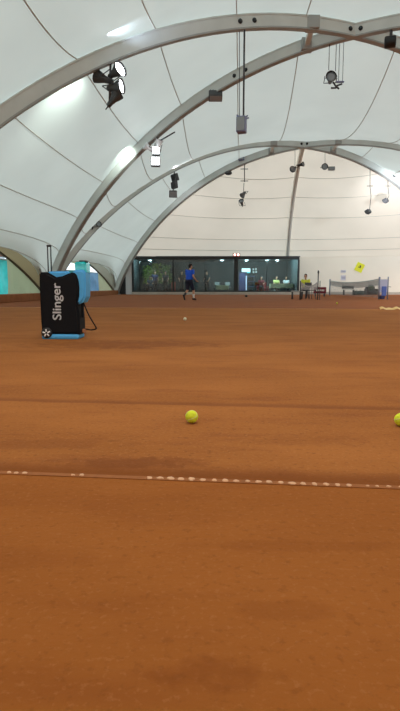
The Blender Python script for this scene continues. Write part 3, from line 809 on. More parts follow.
def person(label, loc, rz, J, top, bottom, shoes=(40, 40, 44), hair='short', vox=.013, group=None, long_bottom=False, socks=None, scale=1., sleeve=.55, cat='person'):
    """J: joints in metres, z up, +y is the way the person faces"""
    r = thing('person', label, cat, loc, rz, group); r.scale = (scale,) * 3
    V = {k: Vector(v) for k, v in J.items()}
    pel, chest, neck, head = V['pelvis'], V['chest'], V['neck'], V['head']
    up = (head - neck).normalized(); face = V.get('face', Vector((0, 1, 0)))
    face = (face - up * face.dot(up)).normalized(); ear = face.cross(up)
    b = MB()
    b.limb(pel, .125, chest, .12); b.limb(pel + Vector((-.06, 0, 0)), .11, chest + Vector((-.07, 0, .02)), .105); b.limb(pel + Vector((.06, 0, 0)), .11, chest + Vector((.07, 0, .02)), .105)
    b.limb(chest, .11, neck, .055); b.limb(neck, .052, head, .05)
    HM = Matrix.Translation(head) @ Matrix((ear, face, up)).transposed().to_4x4()
    b.ball((0, -.005, .03), .1, HM, 18, (.78, .97, 1.05)); b.ball((0, .02, -.035), .075, HM, 14, (.82, .95, 1.0))
    b.limb((0, .088, .01), .012, (0, .108, -.02), .016, HM)
    b.limb((-.02, .084, -.052), .011, (.02, .084, -.052), .011, HM)
    for e in (-1, 1): b.ball((e * .08, -.005, -.005), .03, HM, 10, (.45, .75, 1.1))
    for s in ('l', 'r'):
        b.limb(V['sh_' + s], .056, V['el_' + s], .043); b.limb(V['el_' + s], .043, V['wr_' + s], .028)
        b.limb(chest.lerp(V['sh_' + s], .35), .08, V['sh_' + s], .06)
        hand(b, V['wr_' + s], V['el_' + s], .7 if s == 'r' else .45)
        b.limb(V['hip_' + s], .09, V['kn_' + s], .058); b.limb(V['kn_' + s], .056, V['kn_' + s].lerp(V['an_' + s], .35), .058); b.limb(V['kn_' + s].lerp(V['an_' + s], .35), .058, V['an_' + s], .037)
        b.limb(V['an_' + s], .037, V['toe_' + s], .032)
    body = fuse(b, vox, 'body', SKIN, r)
    for e in (-1, 1):
        q = MB(); q.ball((e * .032, .083, .012), .012, HM, 8); q.build('eye', M['black'], r)
    t = MB()
    t.limb(pel + Vector((0, 0, .08)), .138, chest, .137); t.limb(pel + Vector((-.065, 0, .08)), .124, chest + Vector((-.08, 0, .02)), .122); t.limb(pel + Vector((.065, 0, .08)), .124, chest + Vector((.08, 0, .02)), .122)
    t.limb(chest, .125, chest.lerp(neck, .75), .07)
    for s in ('l', 'r'):
        t.limb(chest.lerp(V['sh_' + s], .35), .092, V['sh_' + s], .074); t.limb(V['sh_' + s], .074, V['sh_' + s].lerp(V['el_' + s], sleeve), .064)
    fuse(t, vox, 'shirt', cm(top), r)
    t = MB(); t.limb(pel + Vector((-.06, 0, .0)), .148, pel + Vector((.06, 0, .0)), .148)
    for s in ('l', 'r'):
        if long_bottom:
            t.limb(V['hip_' + s], .112, V['kn_' + s], .078); t.limb(V['kn_' + s], .078, V['an_' + s].lerp(V['kn_' + s], .12), .06)
        else: t.limb(V['hip_' + s], .115, V['hip_' + s].lerp(V['kn_' + s], .8), .098)
    fuse(t, vox, 'trousers' if long_bottom else 'shorts', cm(bottom), r)
    for s in ('l', 'r'):
        an, toe = V['an_' + s], V['toe_' + s]; heel = an + (an - toe).normalized() * .05; heel.z = min(an.z, toe.z + .02) if an.z < .16 else heel.z
        t = MB(); t.limb(heel, .042, toe, .04); t.limb(an - (an - V['kn_' + s]).normalized() * -.0, .048, toe.lerp(an, .4), .042); fuse(t, vox, 'shoe', cm(shoes), r)
        if socks: t = MB(); t.limb(an, .046, an.lerp(V['kn_' + s], .45), .06); fuse(t, vox, 'sock', cm(socks[0 if s == 'l' else 1]), r)
    q = MB()
    if hair == 'short': q.ball((0, -.02, .045), .104, HM, 16, (.84, .98, 1.0)); q.ball((0, -.045, 0), .085, HM, 14, (.9, .75, 1.1))
    else: q.ball((0, -.02, .045), .108, HM, 16, (.86, .98, 1.0)); q.limb((0, -.05, .03), .085, (0, -.06, -.14), .06, HM)
    # keep the face free of hair
    hv = fuse(q, vox, 'hair', HAIR, r)
    bm = bmesh.new(); bm.from_mesh(hv.data); IM = HM.inverted()
    kill = [v for v in bm.verts if (IM @ v.co).y > .055 and (IM @ v.co).z < .085]
    bmesh.ops.delete(bm, geom=kill, context='VERTS'); bm.to_mesh(hv.data); bm.free()
    return r
# the player walks away to the right, seen from behind
JP = dict(pelvis=(0, 0, .93), chest=(0, .05, 1.28), neck=(0, .07, 1.48), head=(0, .10, 1.64), face=(.3, 1, -.15),
          sh_l=(-.19, .04, 1.42), el_l=(-.25, .10, 1.15), wr_l=(-.20, .30, 1.02), sh_r=(.19, .06, 1.42), el_r=(.27, -.02, 1.15), wr_r=(.31, .16, .96),
          hip_l=(-.10, 0, .88), kn_l=(-.12, .02, .50), an_l=(-.13, -.26, .20), toe_l=(-.13, -.20, .045),
          hip_r=(.10, 0, .88), kn_r=(.11, .20, .49), an_r=(.11, .20, .09), toe_r=(.12, .36, .04))
pl = at(189.3, 299, 26.6); pl.z = 0
player = person('player in a blue shirt and dark shorts striding away across the far clay', pl, math.radians(-38), JP, (28, 84, 205), (24, 26, 48), (34, 34, 40), 'short', .011, socks=((60, 56, 60), (222, 218, 214)))
# racket held in the right hand
rk = thing('tennis_racket', 'dark tennis racket held low in the right hand of the player in blue', 'racket', player.matrix_basis @ Vector((.325, .20, .88)), math.radians(-38 - 50))
RM = Matrix.Rotation(math.radians(-10), 4, 'X')
b = MB(); b.tube([(0, -.10, 0), (0, .12, 0)], .016, 8, RM); b.build('grip', M['black'], rk)
b = MB(); pts = [(.13 * math.sin(a), .46 - .165 * math.cos(a), 0) for a in [2 * math.pi * i / 28 for i in range(28)]]; b.tube(pts, .012, 6, RM, closed=True)
b.tube([(0, .12, 0), (.05, .31, 0)], .010, 6, RM); b.tube([(0, .12, 0), (-.05, .31, 0)], .010, 6, RM); b.build('frame', M['dark'], rk)
b = MB()
for i in range(-5, 6):
    x_ = i * .022; L_ = .165 * math.sqrt(max(0, 1 - (x_ / .13) ** 2)); b.tube([(x_, .46 - L_, 0), (x_, .46 + L_, 0)], .0012, 4, RM)
for i in range(-6, 7):
    y_ = i * .024; L_ = .13 * math.sqrt(max(0, 1 - (y_ / .165) ** 2)); b.tube([(-L_, .46 + y_, 0), (L_, .46 + y_, 0)], .0012, 4, RM)
b.build('strings', M['white'], rk)

JS = dict(pelvis=(0, 0, .53), chest=(0, .05, .87), neck=(0, .07, 1.06), head=(0, .10, 1.22), face=(0, 1, -.1),
          sh_l=(-.19, .05, 1.0), el_l=(-.24, .14, .74), wr_l=(-.14, .36, .72), sh_r=(.19, .05, 1.0), el_r=(.24, .14, .74), wr_r=(.14, .36, .72),
          hip_l=(-.10, .03, .50), kn_l=(-.13, .44, .50), an_l=(-.13, .44, .10), toe_l=(-.14, .58, .04),
          hip_r=(.10, .03, .50), kn_r=(.13, .44, .50), an_r=(.13, .46, .10), toe_r=(.14, .60, .04))
JT = dict(pelvis=(0, 0, .95), chest=(0, .02, 1.30), neck=(0, .03, 1.50), head=(0, .05, 1.66), face=(0, 1, -.05),
          sh_l=(-.19, .02, 1.44), el_l=(-.26, .02, 1.17), wr_l=(-.22, .18, 1.0), sh_r=(.19, .02, 1.44), el_r=(.26, .02, 1.17), wr_r=(.22, .18, 1.0),
          hip_l=(-.10, 0, .90), kn_l=(-.11, .03, .50), an_l=(-.11, -.02, .09), toe_l=(-.13, .13, .04),
          hip_r=(.10, 0, .90), kn_r=(.11, .03, .50), an_r=(.11, -.02, .09), toe_r=(.13, .13, .04))

# ------------------------------------------------------------------ furniture helpers
def chair(label, loc, rz, col, group=None, name='chair'):
    r = thing(name, label, 'chair', loc, rz, group)
    for sx in (-1, 1):
        for sy in (-1, 1):
            b = MB(); b.tube([(sx * .20, sy * .19, 0), (sx * .185, sy * .175, .44)], .016, 6); b.build('leg', M['dark'], r)
    b = MB(); b.box((0, 0, .455), (.44, .43, .04), None, .015); b.build('seat', col, r)
    for sx in (-1, 1):
        b = MB(); b.tube([(sx * .19, -.19, .46), (sx * .19, -.25, .88)], .015, 6); b.build('back_post', M['dark'], r)
    b = MB(); b.box((0, 0, 0), (.42, .03, .26), Matrix.Translation((0, -.235, .74)) @ Matrix.Rotation(-.13, 4, 'X') @ Matrix.Rotation(.27, 4, 'X'), .012); b.build('backrest', col, r)
    return r
def table(label, loc, rz, col, w=.8, d=.8, h=.74, group=None):
    r = thing('table', label, 'table', loc, rz, group)
    b = MB(); b.box((0, 0, h - .02), (w, d, .04), None, .012); b.build('tabletop', col, r)
    for sx in (-1, 1):
        for sy in (-1, 1):
            b = MB(); b.tube([(sx * (w / 2 - .05), sy * (d / 2 - .05), 0), (sx * (w / 2 - .05), sy * (d / 2 - .05), h - .04)], .02, 6); b.build('leg', M['dark'], r)
    return r
ground = lambda px, Y: Vector(((px - 200) / FPX * Y, Y, 0))
# seated figure in yellow behind a low net
ch = chair('dark chair under the person in yellow, right of the clubhouse', ground(304.8, 30.6), math.radians(160), M['dark'])
person('person in a yellow shirt sitting right of the clubhouse, behind the low net', ground(304.8, 30.6), math.radians(160), JS, (222, 226, 70), (60, 60, 66), (40, 40, 44), 'short', .018, long_bottom=True)

# ------------------------------------------------------------------ nets
def net_mat(name, rgb, pitch, wire):
    m = bpy.data.materials.new(name); m.use_nodes = True; nt = m.node_tree; nt.nodes.clear(); N = nt.nodes.new; L = nt.links.new
    out = N('ShaderNodeOutputMaterial'); mix = N('ShaderNodeMixShader'); t = N('ShaderNodeBsdfTransparent'); d = N('ShaderNodeBsdfDiffuse'); d.inputs[0].default_value = (*lin(rgb), 1)
    tc = N('ShaderNodeTexCoord'); sep = N('ShaderNodeSeparateXYZ'); L(tc.outputs['UV'], sep.inputs[0])
    fs = []
    for i in (0, 1):
        a = N('ShaderNodeMath'); a.operation = 'PINGPONG'; L(sep.outputs[i], a.inputs[0]); a.inputs[1].default_value = pitch
        c = N('ShaderNodeMath'); c.operation = 'LESS_THAN'; L(a.outputs[0], c.inputs[0]); c.inputs[1].default_value = wire; fs.append(c.outputs[0])
    mx = N('ShaderNodeMath'); mx.operation = 'MAXIMUM'; L(fs[0], mx.inputs[0]); L(fs[1], mx.inputs[1])
    L(mx.outputs[0], mix.inputs[0]); L(t.outputs[0], mix.inputs[1]); L(d.outputs[0], mix.inputs[2]); L(mix.outputs[0], out.inputs[0])
    return m
def net(root, P, Q, h_end, h_mid, z_low, m_mesh, m_top, low_sag=0., n=24, band=.06):
    """net hung between P and Q (root-local), sagging at the middle"""
    def top(t): return h_end + (h_mid - h_end) * 4 * t * (1 - t)
    L_ = (Q - P).length
    me = bpy.data.meshes.new('mesh'); vs = []; uv = []
    for i in range(n + 1):
        t = i / n; p = P.lerp(Q, t)
        for z in (z_low + low_sag * 4 * t * (1 - t), top(t)): vs.append((p.x, p.y, z)); uv.append((t * L_, z))
    fs = [(2 * i, 2 * i + 2, 2 * i + 3, 2 * i + 1) for i in range(n)]
    me.from_pydata(vs, [], fs); me.update(); ul = me.uv_layers.new()
    for l in me.loops: ul.data[l.index].uv = uv[l.vertex_index]
    me.materials.append(m_mesh); o = bpy.data.objects.new('netting', me); COL.objects.link(o); o.parent = root
    b = MB()
    d = (Q - P).normalized(); s_ = d.cross(Vector((0, 0, 1))) * .008
    for i in range(n):
        a, c = P.lerp(Q, i / n), P.lerp(Q, (i + 1) / n); za, zc = top(i / n), top((i + 1) / n)
        b.add([a + s_ + Vector((0, 0, za)), c + s_ + Vector((0, 0, zc)), c + s_ + Vector((0, 0, zc - band)), a + s_ + Vector((0, 0, za - band)),
               a - s_ + Vector((0, 0, za)), c - s_ + Vector((0, 0, zc)), c - s_ + Vector((0, 0, zc - band)), a - s_ + Vector((0, 0, za - band))], [(0, 1, 2, 3), (7, 6, 5, 4), (0, 4, 5, 1), (3, 2, 6, 7)])
    b.build('headband', m_top, root)
NM = net_mat('grey_netting', (170, 170, 172), .022, .0045); NM2 = net_mat('dense_grey_netting', (165, 165, 166), .022, .011)
HB = mat('net_headband', (196, 196, 196), .7); POST = mat('net_post_grey', (136, 140, 160), .4)
Pn, Qn = ground(377.5, 29.0), ground(329, 39.5)
nt_ = thing('tennis_net', 'long grey tennis net with sagging top at the far right', 'net', Pn)
net(nt_, Vector(), Qn - Pn, 1.08, .93, .06, NM, HB)
dd = (Qn - Pn)
b = MB()
me = bpy.data.meshes.new('upper'); vs = []; uv = []
for i in range(25):
    t = i / 24; p = dd * t; zt = 1.08 + (.93 - 1.08) * 4 * t * (1 - t)
    for z in (zt - .36, zt - .05): vs.append((p.x + .01, p.y, z)); uv.append((t * dd.length + .011, z + .011))
me.from_pydata(vs, [], [(2 * i, 2 * i + 2, 2 * i + 3, 2 * i + 1) for i in range(24)]); ul = me.uv_layers.new()
for l in me.loops: ul.data[l.index].uv = uv[l.vertex_index]
me.materials.append(NM2); o = bpy.data.objects.new('double_netting', me); COL.objects.link(o); o.parent = nt_
for q in (Vector((0, -.05, 0)), dd + Vector((0, .05, 0))):
    b = MB(); b.tube([q, q + Vector((0, 0, 1.12))], .05, 10); b.ball(q + Vector((0, 0, 1.12)), .055); b.build('post', POST, nt_)
# pale blue panel stand at the near post
ps = thing('scoring_stand', 'pale lilac-blue panel stand beside the near post of the far net', 'stand', ground(382.2, 28.2))
K2 = 28.2 / FPX
for sx in (-1, 1):
    b = MB(); b.tube([(sx * 4.2 * K2, 0, 0), (sx * 4.2 * K2, 0, 1.16 if sx > 0 else 1.08)], .035, 8); b.build('post', POST, ps)
b = MB(); b.box((0, 0, .70), (7.8 * K2, .03, .66), None, .008); b.build('panel', mat('lilac_panel', (196, 202, 232), .5), ps)
b = MB(); b.box((.3 * K2, -.04, .42), (4.6 * K2, .06, .5), None, .015); b.build('blue_pocket', mat('blue_cloth', (92, 116, 196), .6), ps)
b = MB(); b.box((-1.2 * K2, -.02, .11), (4.6 * K2, .16, .18), None, .03); b.build('dark_foot_bag', mat('navy_bag', (52, 50, 88), .7), ps)
b = MB(); b.tube([(4.2 * K2, 0, .66), (7.4 * K2, 0, .64)], .012, 6); b.build('crank', M['dark'], ps)
# low net by the clubhouse
Pm, Qm = ground(299.5, 27.0), ground(317, 27.4)
mn = thing('low_net', 'low grey practice net with a tall dark pole, right of the clubhouse', 'net', Pm)
net(mn, Vector(), Qm - Pm, .93, .70, .50, NM2, mat('grey_band', (176, 174, 176), .7), 0., 16, .05)
b = MB(); b.tube([(0, 0, 0), (0, 0, .95)], .03, 8); b.build('post', M['dark'], mn)
b = MB(); b.tube([Qm - Pm, Qm - Pm + Vector((0, 0, 1.40))], .028, 8); b.ball(Qm - Pm + Vector((0, 0, 1.38)), .06, None, 10, (.8, .8, 1.6)); b.build('tall_pole', M['dark'], mn)
b = MB(); b.tube([Qm - Pm + Vector((.1, 0, 0)), Qm - Pm + Vector((.1, 0, .95))], .02, 8); b.build('post', M['dark'], mn)
# bench, chair, banner
bn = thing('bench', 'low grey bench at the right foot of the clubhouse front', 'bench', ground(296.3, 28.4))
b = MB(); b.box((0, 0, .42), (.58, .36, .05), None, .012); b.build('seat', M['steel_edge'], bn)
for sx in (-1, 1):
    for sy in (-1, 1): b = MB(); b.tube([(sx * .24, sy * .14, 0), (sx * .24, sy * .14, .40)], .025, 6); b.build('leg', M['dark'], bn)
chair('small dark chair standing between the low net and the maroon board', ground(309.8, 28.5), math.radians(200), M['dark'])
bb = thing('banner_board', 'maroon advertising board with blurred white lettering beside the low net', 'board', ground(319, 36.0))
b = MB(); b.box((0, 0, .40), (.84, .04, .42), None, .012); pan = b.build('panel', mat('maroon_panel', (124, 34, 52), .6), bb)
for x_, w_ in ((-.2, .10), (-.08, .08), (.03, .10), (.15, .08), (.25, .06)):
    b = MB(); b.box((x_, -.024, .40 + .01 * math.sin(x_ * 40)), (w_, .006, .11), None, .003); b.build('white_mark', M['white'], pan)
for sx in (-1, 1): b = MB(); b.box((sx * .3, 0, .1), (.04, .3, .2), None, .01); b.build('foot', M['dark'], bb)
# dark seats and bags behind the net
sb = thing('bench', 'black slatted bench behind the left half of the far net', 'bench', ground(347.5, 40.6))
b = MB()
for i in range(4): b.box((0, -.15 + i * .1, .40), (.9, .08, .03), None, .006)
b.build('seat', M['black'], sb); b = MB(); b.box((0, .2, .58), (.9, .03, .22), None, .008); b.build('backrest', M['black'], sb)
for sx in (-1, 1): b = MB(); b.box((sx * .36, 0, .2), (.05, .34, .38), None, .01); b.build('leg', M['black'], sb)
gb = thing('sports_bag', 'long dark green sports bag on the floor behind the middle of the far net', 'bag', ground(357.5, 40.4))
b = MB(); b.tube([(-.42, 0, .17), (-.38, 0, .17), (.38, 0, .17), (.42, 0, .17)], [.08, .16, .16, .08], 14); b.build('body', mat('dark_green_cloth', (38, 54, 46), .8), gb)
for x_ in (-.15, .15): b = MB(); b.tube([(x_, -.1, .28), (x_, 0, .42), (x_, .1, .28)], .012, 6); b.build('handle', M['black'], gb)
ac = thing('armchair', 'black low armchair behind the right part of the far net', 'chair', ground(369.8, 38.2))
b = MB(); b.box((0, 0, .22), (.66, .6, .3), None, .06); b.build('seat', M['black'], ac)
for sx in (-1, 1): b = MB(); b.box((sx * .34, 0, .28), (.12, .6, .42), None, .04); b.build('armrest', M['black'], ac)
b = MB(); b.box((0, .26, .4), (.66, .14, .5), None, .05); b.build('backrest', M['black'], ac)
gk = thing('backpack', 'dark green backpack propped on the black armchair behind the net', 'bag', ground(369.5, 38.2) + Vector((0, -.02, .37)))
b = MB(); b.box((0, 0, .2), (.36, .22, .40), None, .08); b.build('body', mat('olive_cloth', (64, 88, 56), .8), gk); b = MB(); b.box((0, -.12, .14), (.26, .06, .18), None, .025); b.build('pocket', mat('olive_dark', (50, 70, 46), .8), gk)
db = thing('gear_bag', 'tiny dark bag on the floor before the clubhouse doors', 'bag', ground(246, 34.0))
b = MB(); b.box((0, 0, .06), (.16, .12, .12), None, .03); b.build('body', M['black'], db); b = MB(); b.tube([(-.04, 0, .11), (0, 0, .16), (.04, 0, .11)], .008, 6); b.build('handle', M['black'], db)
def on_curtain(px, py):
    x = (px - 200) / FPX * 42.6; p = on_line(pR, q0, x); return at(px, py, p.y - .16)
# yellow sign hung at the right, notices on the curtain
yc = on_curtain(359.6, 267.4); ys_ = thing('yellow_sign', 'tilted square yellow sign on the pale curtain above the far net', 'sign', yc)
X = Matrix.Rotation(-.1, 4, 'Z') @ Matrix.Rotation(math.radians(25), 4, 'Y')
b = MB(); b.box((0, 0, 0), (.62, .05, .70), X, .01); pn = b.build('panel', mat('yellow_panel', (240, 240, 44), .6), ys_)
b = MB(); b.box((.05, -.03, .07), (.10, .008, .16), X @ Matrix.Rotation(-.5, 4, 'Y'), .003); b.box((-.02, -.03, -.02), (.22, .008, .05), X, .003); b.build('dark_mark', mat('dark_olive_print', (70, 72, 22), .7), pn)
for py, w_, h_, lab in ((271.4, .42, .2, 'small pale grey notice strip on the right curtain, above the square one'), (277.8, .42, .40, 'square pale grey notice on the right curtain, below the strip')):
    c = on_curtain(343.4, py); r = thing('notice', lab, 'sign', c)
    b = MB(); b.box((0, 0, 0), (w_, .02, h_), Matrix.Rotation(-.12, 4, 'Z'), .004); bo = b.build('sheet', mat('grey_notice', (212, 208, 220), .7), r)
    b = MB(); b.box((0, -.014, .0), (w_ * .7, .006, h_ * .45), Matrix.Rotation(-.12, 4, 'Z'), .002); b.build('print', mat('grey_print', (186, 184, 202), .7), bo)

# ------------------------------------------------------------------ glazed clubhouse front
GL = glass_mat('clubhouse_glass', (222, 234, 234), 1.)
def box_struct(name, x0, x1, y0, y1, z0, z1, m, bev=.0):
    b = MB(); b.box(((x0 + x1) / 2, (y0 + y1) / 2, (z0 + z1) / 2), (x1 - x0, y1 - y0, z1 - z0), None, bev); return struct(b.build(name, m))
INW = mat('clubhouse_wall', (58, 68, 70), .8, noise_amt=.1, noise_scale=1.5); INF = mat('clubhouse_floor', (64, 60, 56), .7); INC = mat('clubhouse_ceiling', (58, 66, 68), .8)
D_ = 5.4
box_struct('trim_2', BX0, BX1, BY - .5, BY + .05, 0, .2, M['kerb'])
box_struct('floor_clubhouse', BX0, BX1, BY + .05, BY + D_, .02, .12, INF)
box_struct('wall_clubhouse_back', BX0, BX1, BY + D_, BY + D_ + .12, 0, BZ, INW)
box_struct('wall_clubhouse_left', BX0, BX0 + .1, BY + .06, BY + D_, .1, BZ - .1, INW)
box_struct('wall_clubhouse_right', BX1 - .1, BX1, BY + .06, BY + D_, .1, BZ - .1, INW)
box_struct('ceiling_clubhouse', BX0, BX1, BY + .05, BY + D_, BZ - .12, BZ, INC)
box_struct('trim_3', BX0 - .03, BX1 + .03, BY - .08, BY + .05, BZ - .22, BZ + .02, M['frame'], .02)
box_struct('trim_4', BX0 - .03, BX1 + .03, BY - .06, BY + .05, .2, .30, M['frame'], .01)
def bx(px): return (px - 200) / FPX * BY
mull = [133.6, 140.5, 173.5, 205, 235.5, 266, 297.3]; wid = [.16, .06, .14, .05, .34, .05, .16]
for i, (px, w_) in enumerate(zip(mull, wid)):
    x = bx(px); box_struct('trim_%d' % (5 + i), x - w_ / 2, x + w_ / 2, BY - .05, BY + .05, .30, BZ - .22, M['frame'], .01)
for i in range(len(mull) - 1):
    xa, xb = bx(mull[i]) + wid[i] / 2, bx(mull[i + 1]) - wid[i + 1] / 2
    b = MB(); b.box(((xa + xb) / 2, BY, (BZ + .08) / 2), (xb - xa, .02, BZ - .52)); struct(b.build('window_%d' % (10 + i), GL))
# left of the front: dark door gap and white column
box_struct('wall_back_left', BX0 - 1.15, BX0 - .5, BY + .5, BY + .62, 0, 3.05, mat('dark_panel', (52, 54, 56), .7))
box_struct('trim_20', BX0 - .52, BX0 - .04, BY - .05, BY + .3, 0, 3.0, mat('white_column', (196, 198, 200), .6), .02)
box_struct('roof_clubhouse', BX0 - 1.2, BX1 + .1, BY + .05, BY + D_ + .1, BZ + .0, BZ + .06, INC)
# red emergency light on the fascia
em = thing('emergency_light', 'red box with two lit round lamps on top of the clubhouse fascia', 'lamp', (bx(235.8), BY - .09, BZ + .0))
b = MB(); b.box((0, 0, .13), (.56, .12, .26), None, .02); b.build('housing', mat('red_housing', (120, 24, 22), .5), em)
for sx in (-1, 1):
    b = MB(); b.lathe([(.085, 0), (.09, .03), (.07, .06), (.01, .07)], 14, aim((sx * .135, -.06, .15), (0, -1, 0))); b.build('lamp_head', mat('warm_lit_lens', (255, 236, 226), .3, emit=(255, 205, 190), es=3.2), em)
# interior
def lamp_in(px, py, Y, label, power):
    p = at(px, py, Y); p.z = BZ - .12
    r = thing('ceiling_lamp', label, 'lamp', p)
    b = MB(); b.lathe([(.02, 0), (.16, -.005), (.17, -.05), (.12, -.075), (.01, -.08)], 16); h = b.build('shade', M['reflector'], r)
    b = MB(); b.lathe([(.01, -.078), (.13, -.08), (.10, -.11), (.01, -.115)], 16); b.build('bulb_cover', mat('lamp_glow', (255, 255, 255), .3, emit=(235, 245, 255), es=2.6), r)
    l = bpy.data.lights.new('lamp_light', 'POINT'); l.energy = power; l.color = (.72, .95, 1); l.shadow_soft_size = .12
    o = bpy.data.objects.new('lamp_light', l); COL.objects.link(o); o.parent = r; o.location = (0, 0, -.25)
lamp_in(246.5, 262, 45.4, 'leftmost round ceiling lamp inside the clubhouse', 120); lamp_in(267, 262.6, 45.4, 'middle round ceiling lamp inside the clubhouse', 120); lamp_in(277.3, 267, 45.2, 'brightest round ceiling lamp at the right inside the clubhouse', 200)
lamp_in(150, 265, 45.2, 'ceiling lamp over the plants behind the left glass panel', 110)
lamp_in(222, 265, 45.2, 'dim ceiling lamp behind the middle glass panel', 110)
FZ = .12
def inp(px, Y): v = ground(px, Y); v.z = FZ; return v
tv = thing('wall_screen', 'bright screen glowing white and cyan on the clubhouse back wall', 'screen', at(246, 270.8, BY + D_ - .06))
b = MB(); b.box((0, 0, 0), (.86, .06, .52), None, .01); b.build('bezel', M['black'], tv)
b = MB(); b.box((0, -.034, .05), (.76, .01, .32)); b.build('screen', mat('lit_screen', (200, 240, 240), .3, emit=(214, 250, 248), es=1.3), tv)
b = MB(); b.box((.12, -.036, -.15), (.5, .01, .09)); b.build('screen_band', mat('cyan_screen', (60, 200, 210), .3, emit=(60, 205, 215), es=.9), tv)
bd = thing('notice_board', 'dark framed board with pale squares on the clubhouse wall right of the screen', 'board', at(254.6, 270.5, BY + D_ - .05))
b = MB(); b.box((0, 0, 0), (.66, .05, .72), None, .01); b.build('frame', M['black'], bd)
for x_, z_ in ((-.12, .1), (.12, .12), (-.1, -.14), (.14, -.12)): b = MB(); b.box((x_, -.03, z_), (.14, .01, .16)); b.build('paper', M['steel'], bd)
fr = thing('drinks_fridge', 'tall drinks fridge with bluish lit front left of the red armchair', 'fridge', inp(242.5, 45.6))
b = MB(); b.box((0, .3, .86), (.66, .6, 1.72), None, .02); b.build('cabinet', mat('fridge_body', (60, 66, 92), .5), fr)
b = MB(); b.box((-.06, -.005, .88), (.48, .02, 1.42), None, .01); dr = b.build('door', mat('fridge_glow', (88, 96, 140), .3, emit=(92, 104, 160), es=.16), fr)
b = MB(); b.box((.28, -.01, .80), (.09, .02, 1.2), None, .005); b.build('light_strip', mat('strip_glow', (220, 230, 250), .3, emit=(190, 205, 240), es=.9), fr)
sh = thing('shelf_unit', 'blue-grey shelf unit stocked with cans against the clubhouse back wall', 'shelf', inp(250.5, 48.4))
b = MB()
for z_ in (.05, .5, .95, 1.4): b.box((0, 0, z_), (.62, .35, .03))
b.build('boards', mat('shelf_blue', (80, 100, 140), .6), sh); 
for sx in (-1, 1): b = MB(); b.box((sx * .31, 0, .72), (.03, .35, 1.42)); b.build('side_panel', M['dark'], sh)
rc = chair('dark red upholstered chair inside the clubhouse, right of the fridge', inp(256.5, 45.3), 0, mat('red_seat', (120, 26, 32), .8), name='chair')
RED = mat('red_sofa', (116, 28, 36), .85)
so = thing('armchair', 'dark red armchair in the middle of the right glass panel', 'chair', inp(262, 46.0))
b = MB(); b.box((0, 0, .24), (.8, .7, .36), None, .06); b.build('seat', RED, so); b = MB(); b.box((0, .3, .5), (.8, .18, .7), None, .06); b.build('backrest', RED, so)
for sx in (-1, 1): b = MB(); b.box((sx * .42, 0, .3), (.14, .7, .5), None, .05); b.build('armrest', RED, so)
person('person in a dark red top sitting in the red armchair of the clubhouse', inp(260.5, 45.7), math.radians(180), JS, (118, 30, 44), (34, 34, 44), vox=.024, long_bottom=True)
CL = mat('pale_tablecloth', (206, 206, 176), .8)
for px, Y, w_, lab in ((277, 44.9, 1.25, 'table with a pale yellowish top behind the right glass panel'), (286, 45.2, 1.0, 'pale table at the right end of the clubhouse window'), (222, 44.8, 1.0, 'low pale table seen through the middle glass panel')):
    h_ = .62 if px < 230 else .74
    t_ = table(lab, inp(px, Y), 0, CL, w_, .8, h_)
    b = MB(); vs = []
    for i in range(49):
        a = 2 * math.pi * i / 48; q = 1 / max(abs(math.cos(a)), abs(math.sin(a))); cx, cy = math.cos(a) * q * (w_ / 2 + .01), math.sin(a) * q * .41
        f = 1 + .03 * math.sin(a * 9); vs += [(cx, cy, h_ + .004), (cx * f, cy * f, h_ - .34 + .04 * math.sin(a * 5))]
    b.add(vs, [(2 * i, 2 * i + 2, 2 * i + 3, 2 * i + 1) for i in range(48)], True); b.build('cloth_drop', CL, t_)
person('person in a pale yellow top sitting behind the clubhouse table', inp(275.5, 45.9), math.radians(185), JS, (196, 200, 120), (50, 50, 60), vox=.024, long_bottom=True)
person('person in a white top sitting at the right end inside the clubhouse', inp(285.5, 46.3), math.radians(170), JS, (200, 204, 204), (50, 50, 60), vox=.024, long_bottom=True)
chair('chair holding the person in pale yellow inside the clubhouse', inp(275.5, 45.9), math.radians(185), M['dark']); chair('chair holding the person in white inside the clubhouse', inp(285.5, 46.3), math.radians(170), M['dark'])
person('person in a dark teal top standing behind the middle glass, right of the player', inp(207, 46.0), math.radians(150), JT, (40, 66, 72), (24, 26, 34), vox=.024, long_bottom=True, hair='long')
person('person in black standing behind the middle glass, left of the player', inp(182, 46.4), math.radians(190), JT, (26, 30, 36), (28, 30, 40), vox=.024, long_bottom=True)
person('person in navy standing behind the left glass panel', inp(155.5, 45.8), math.radians(200), JT, (44, 58, 96), (30, 34, 48), vox=.024, long_bottom=True)
person('person in grey-blue sitting behind the left glass panel', inp(150.5, 45.0), math.radians(190), JS, (86, 100, 124), (40, 44, 58), vox=.024, long_bottom=True)
chair('chair holding the person in grey-blue behind the left glass', inp(150.5, 45.0), math.radians(190), M['dark'])
person('person in dark grey standing near the mullion of the left glass panel', inp(166, 46.2), math.radians(170), JT, (40, 44, 50), (26, 28, 32), vox=.024, long_bottom=True, hair='long')
for px, lab in ((217, 'white chair left of the low pale table behind the middle glass'), (227.5, 'white chair right of the low pale table behind the middle glass')):
    chair(lab, inp(px, 45.3), math.radians(180), mat('white_chair', (180, 186, 186), .6))
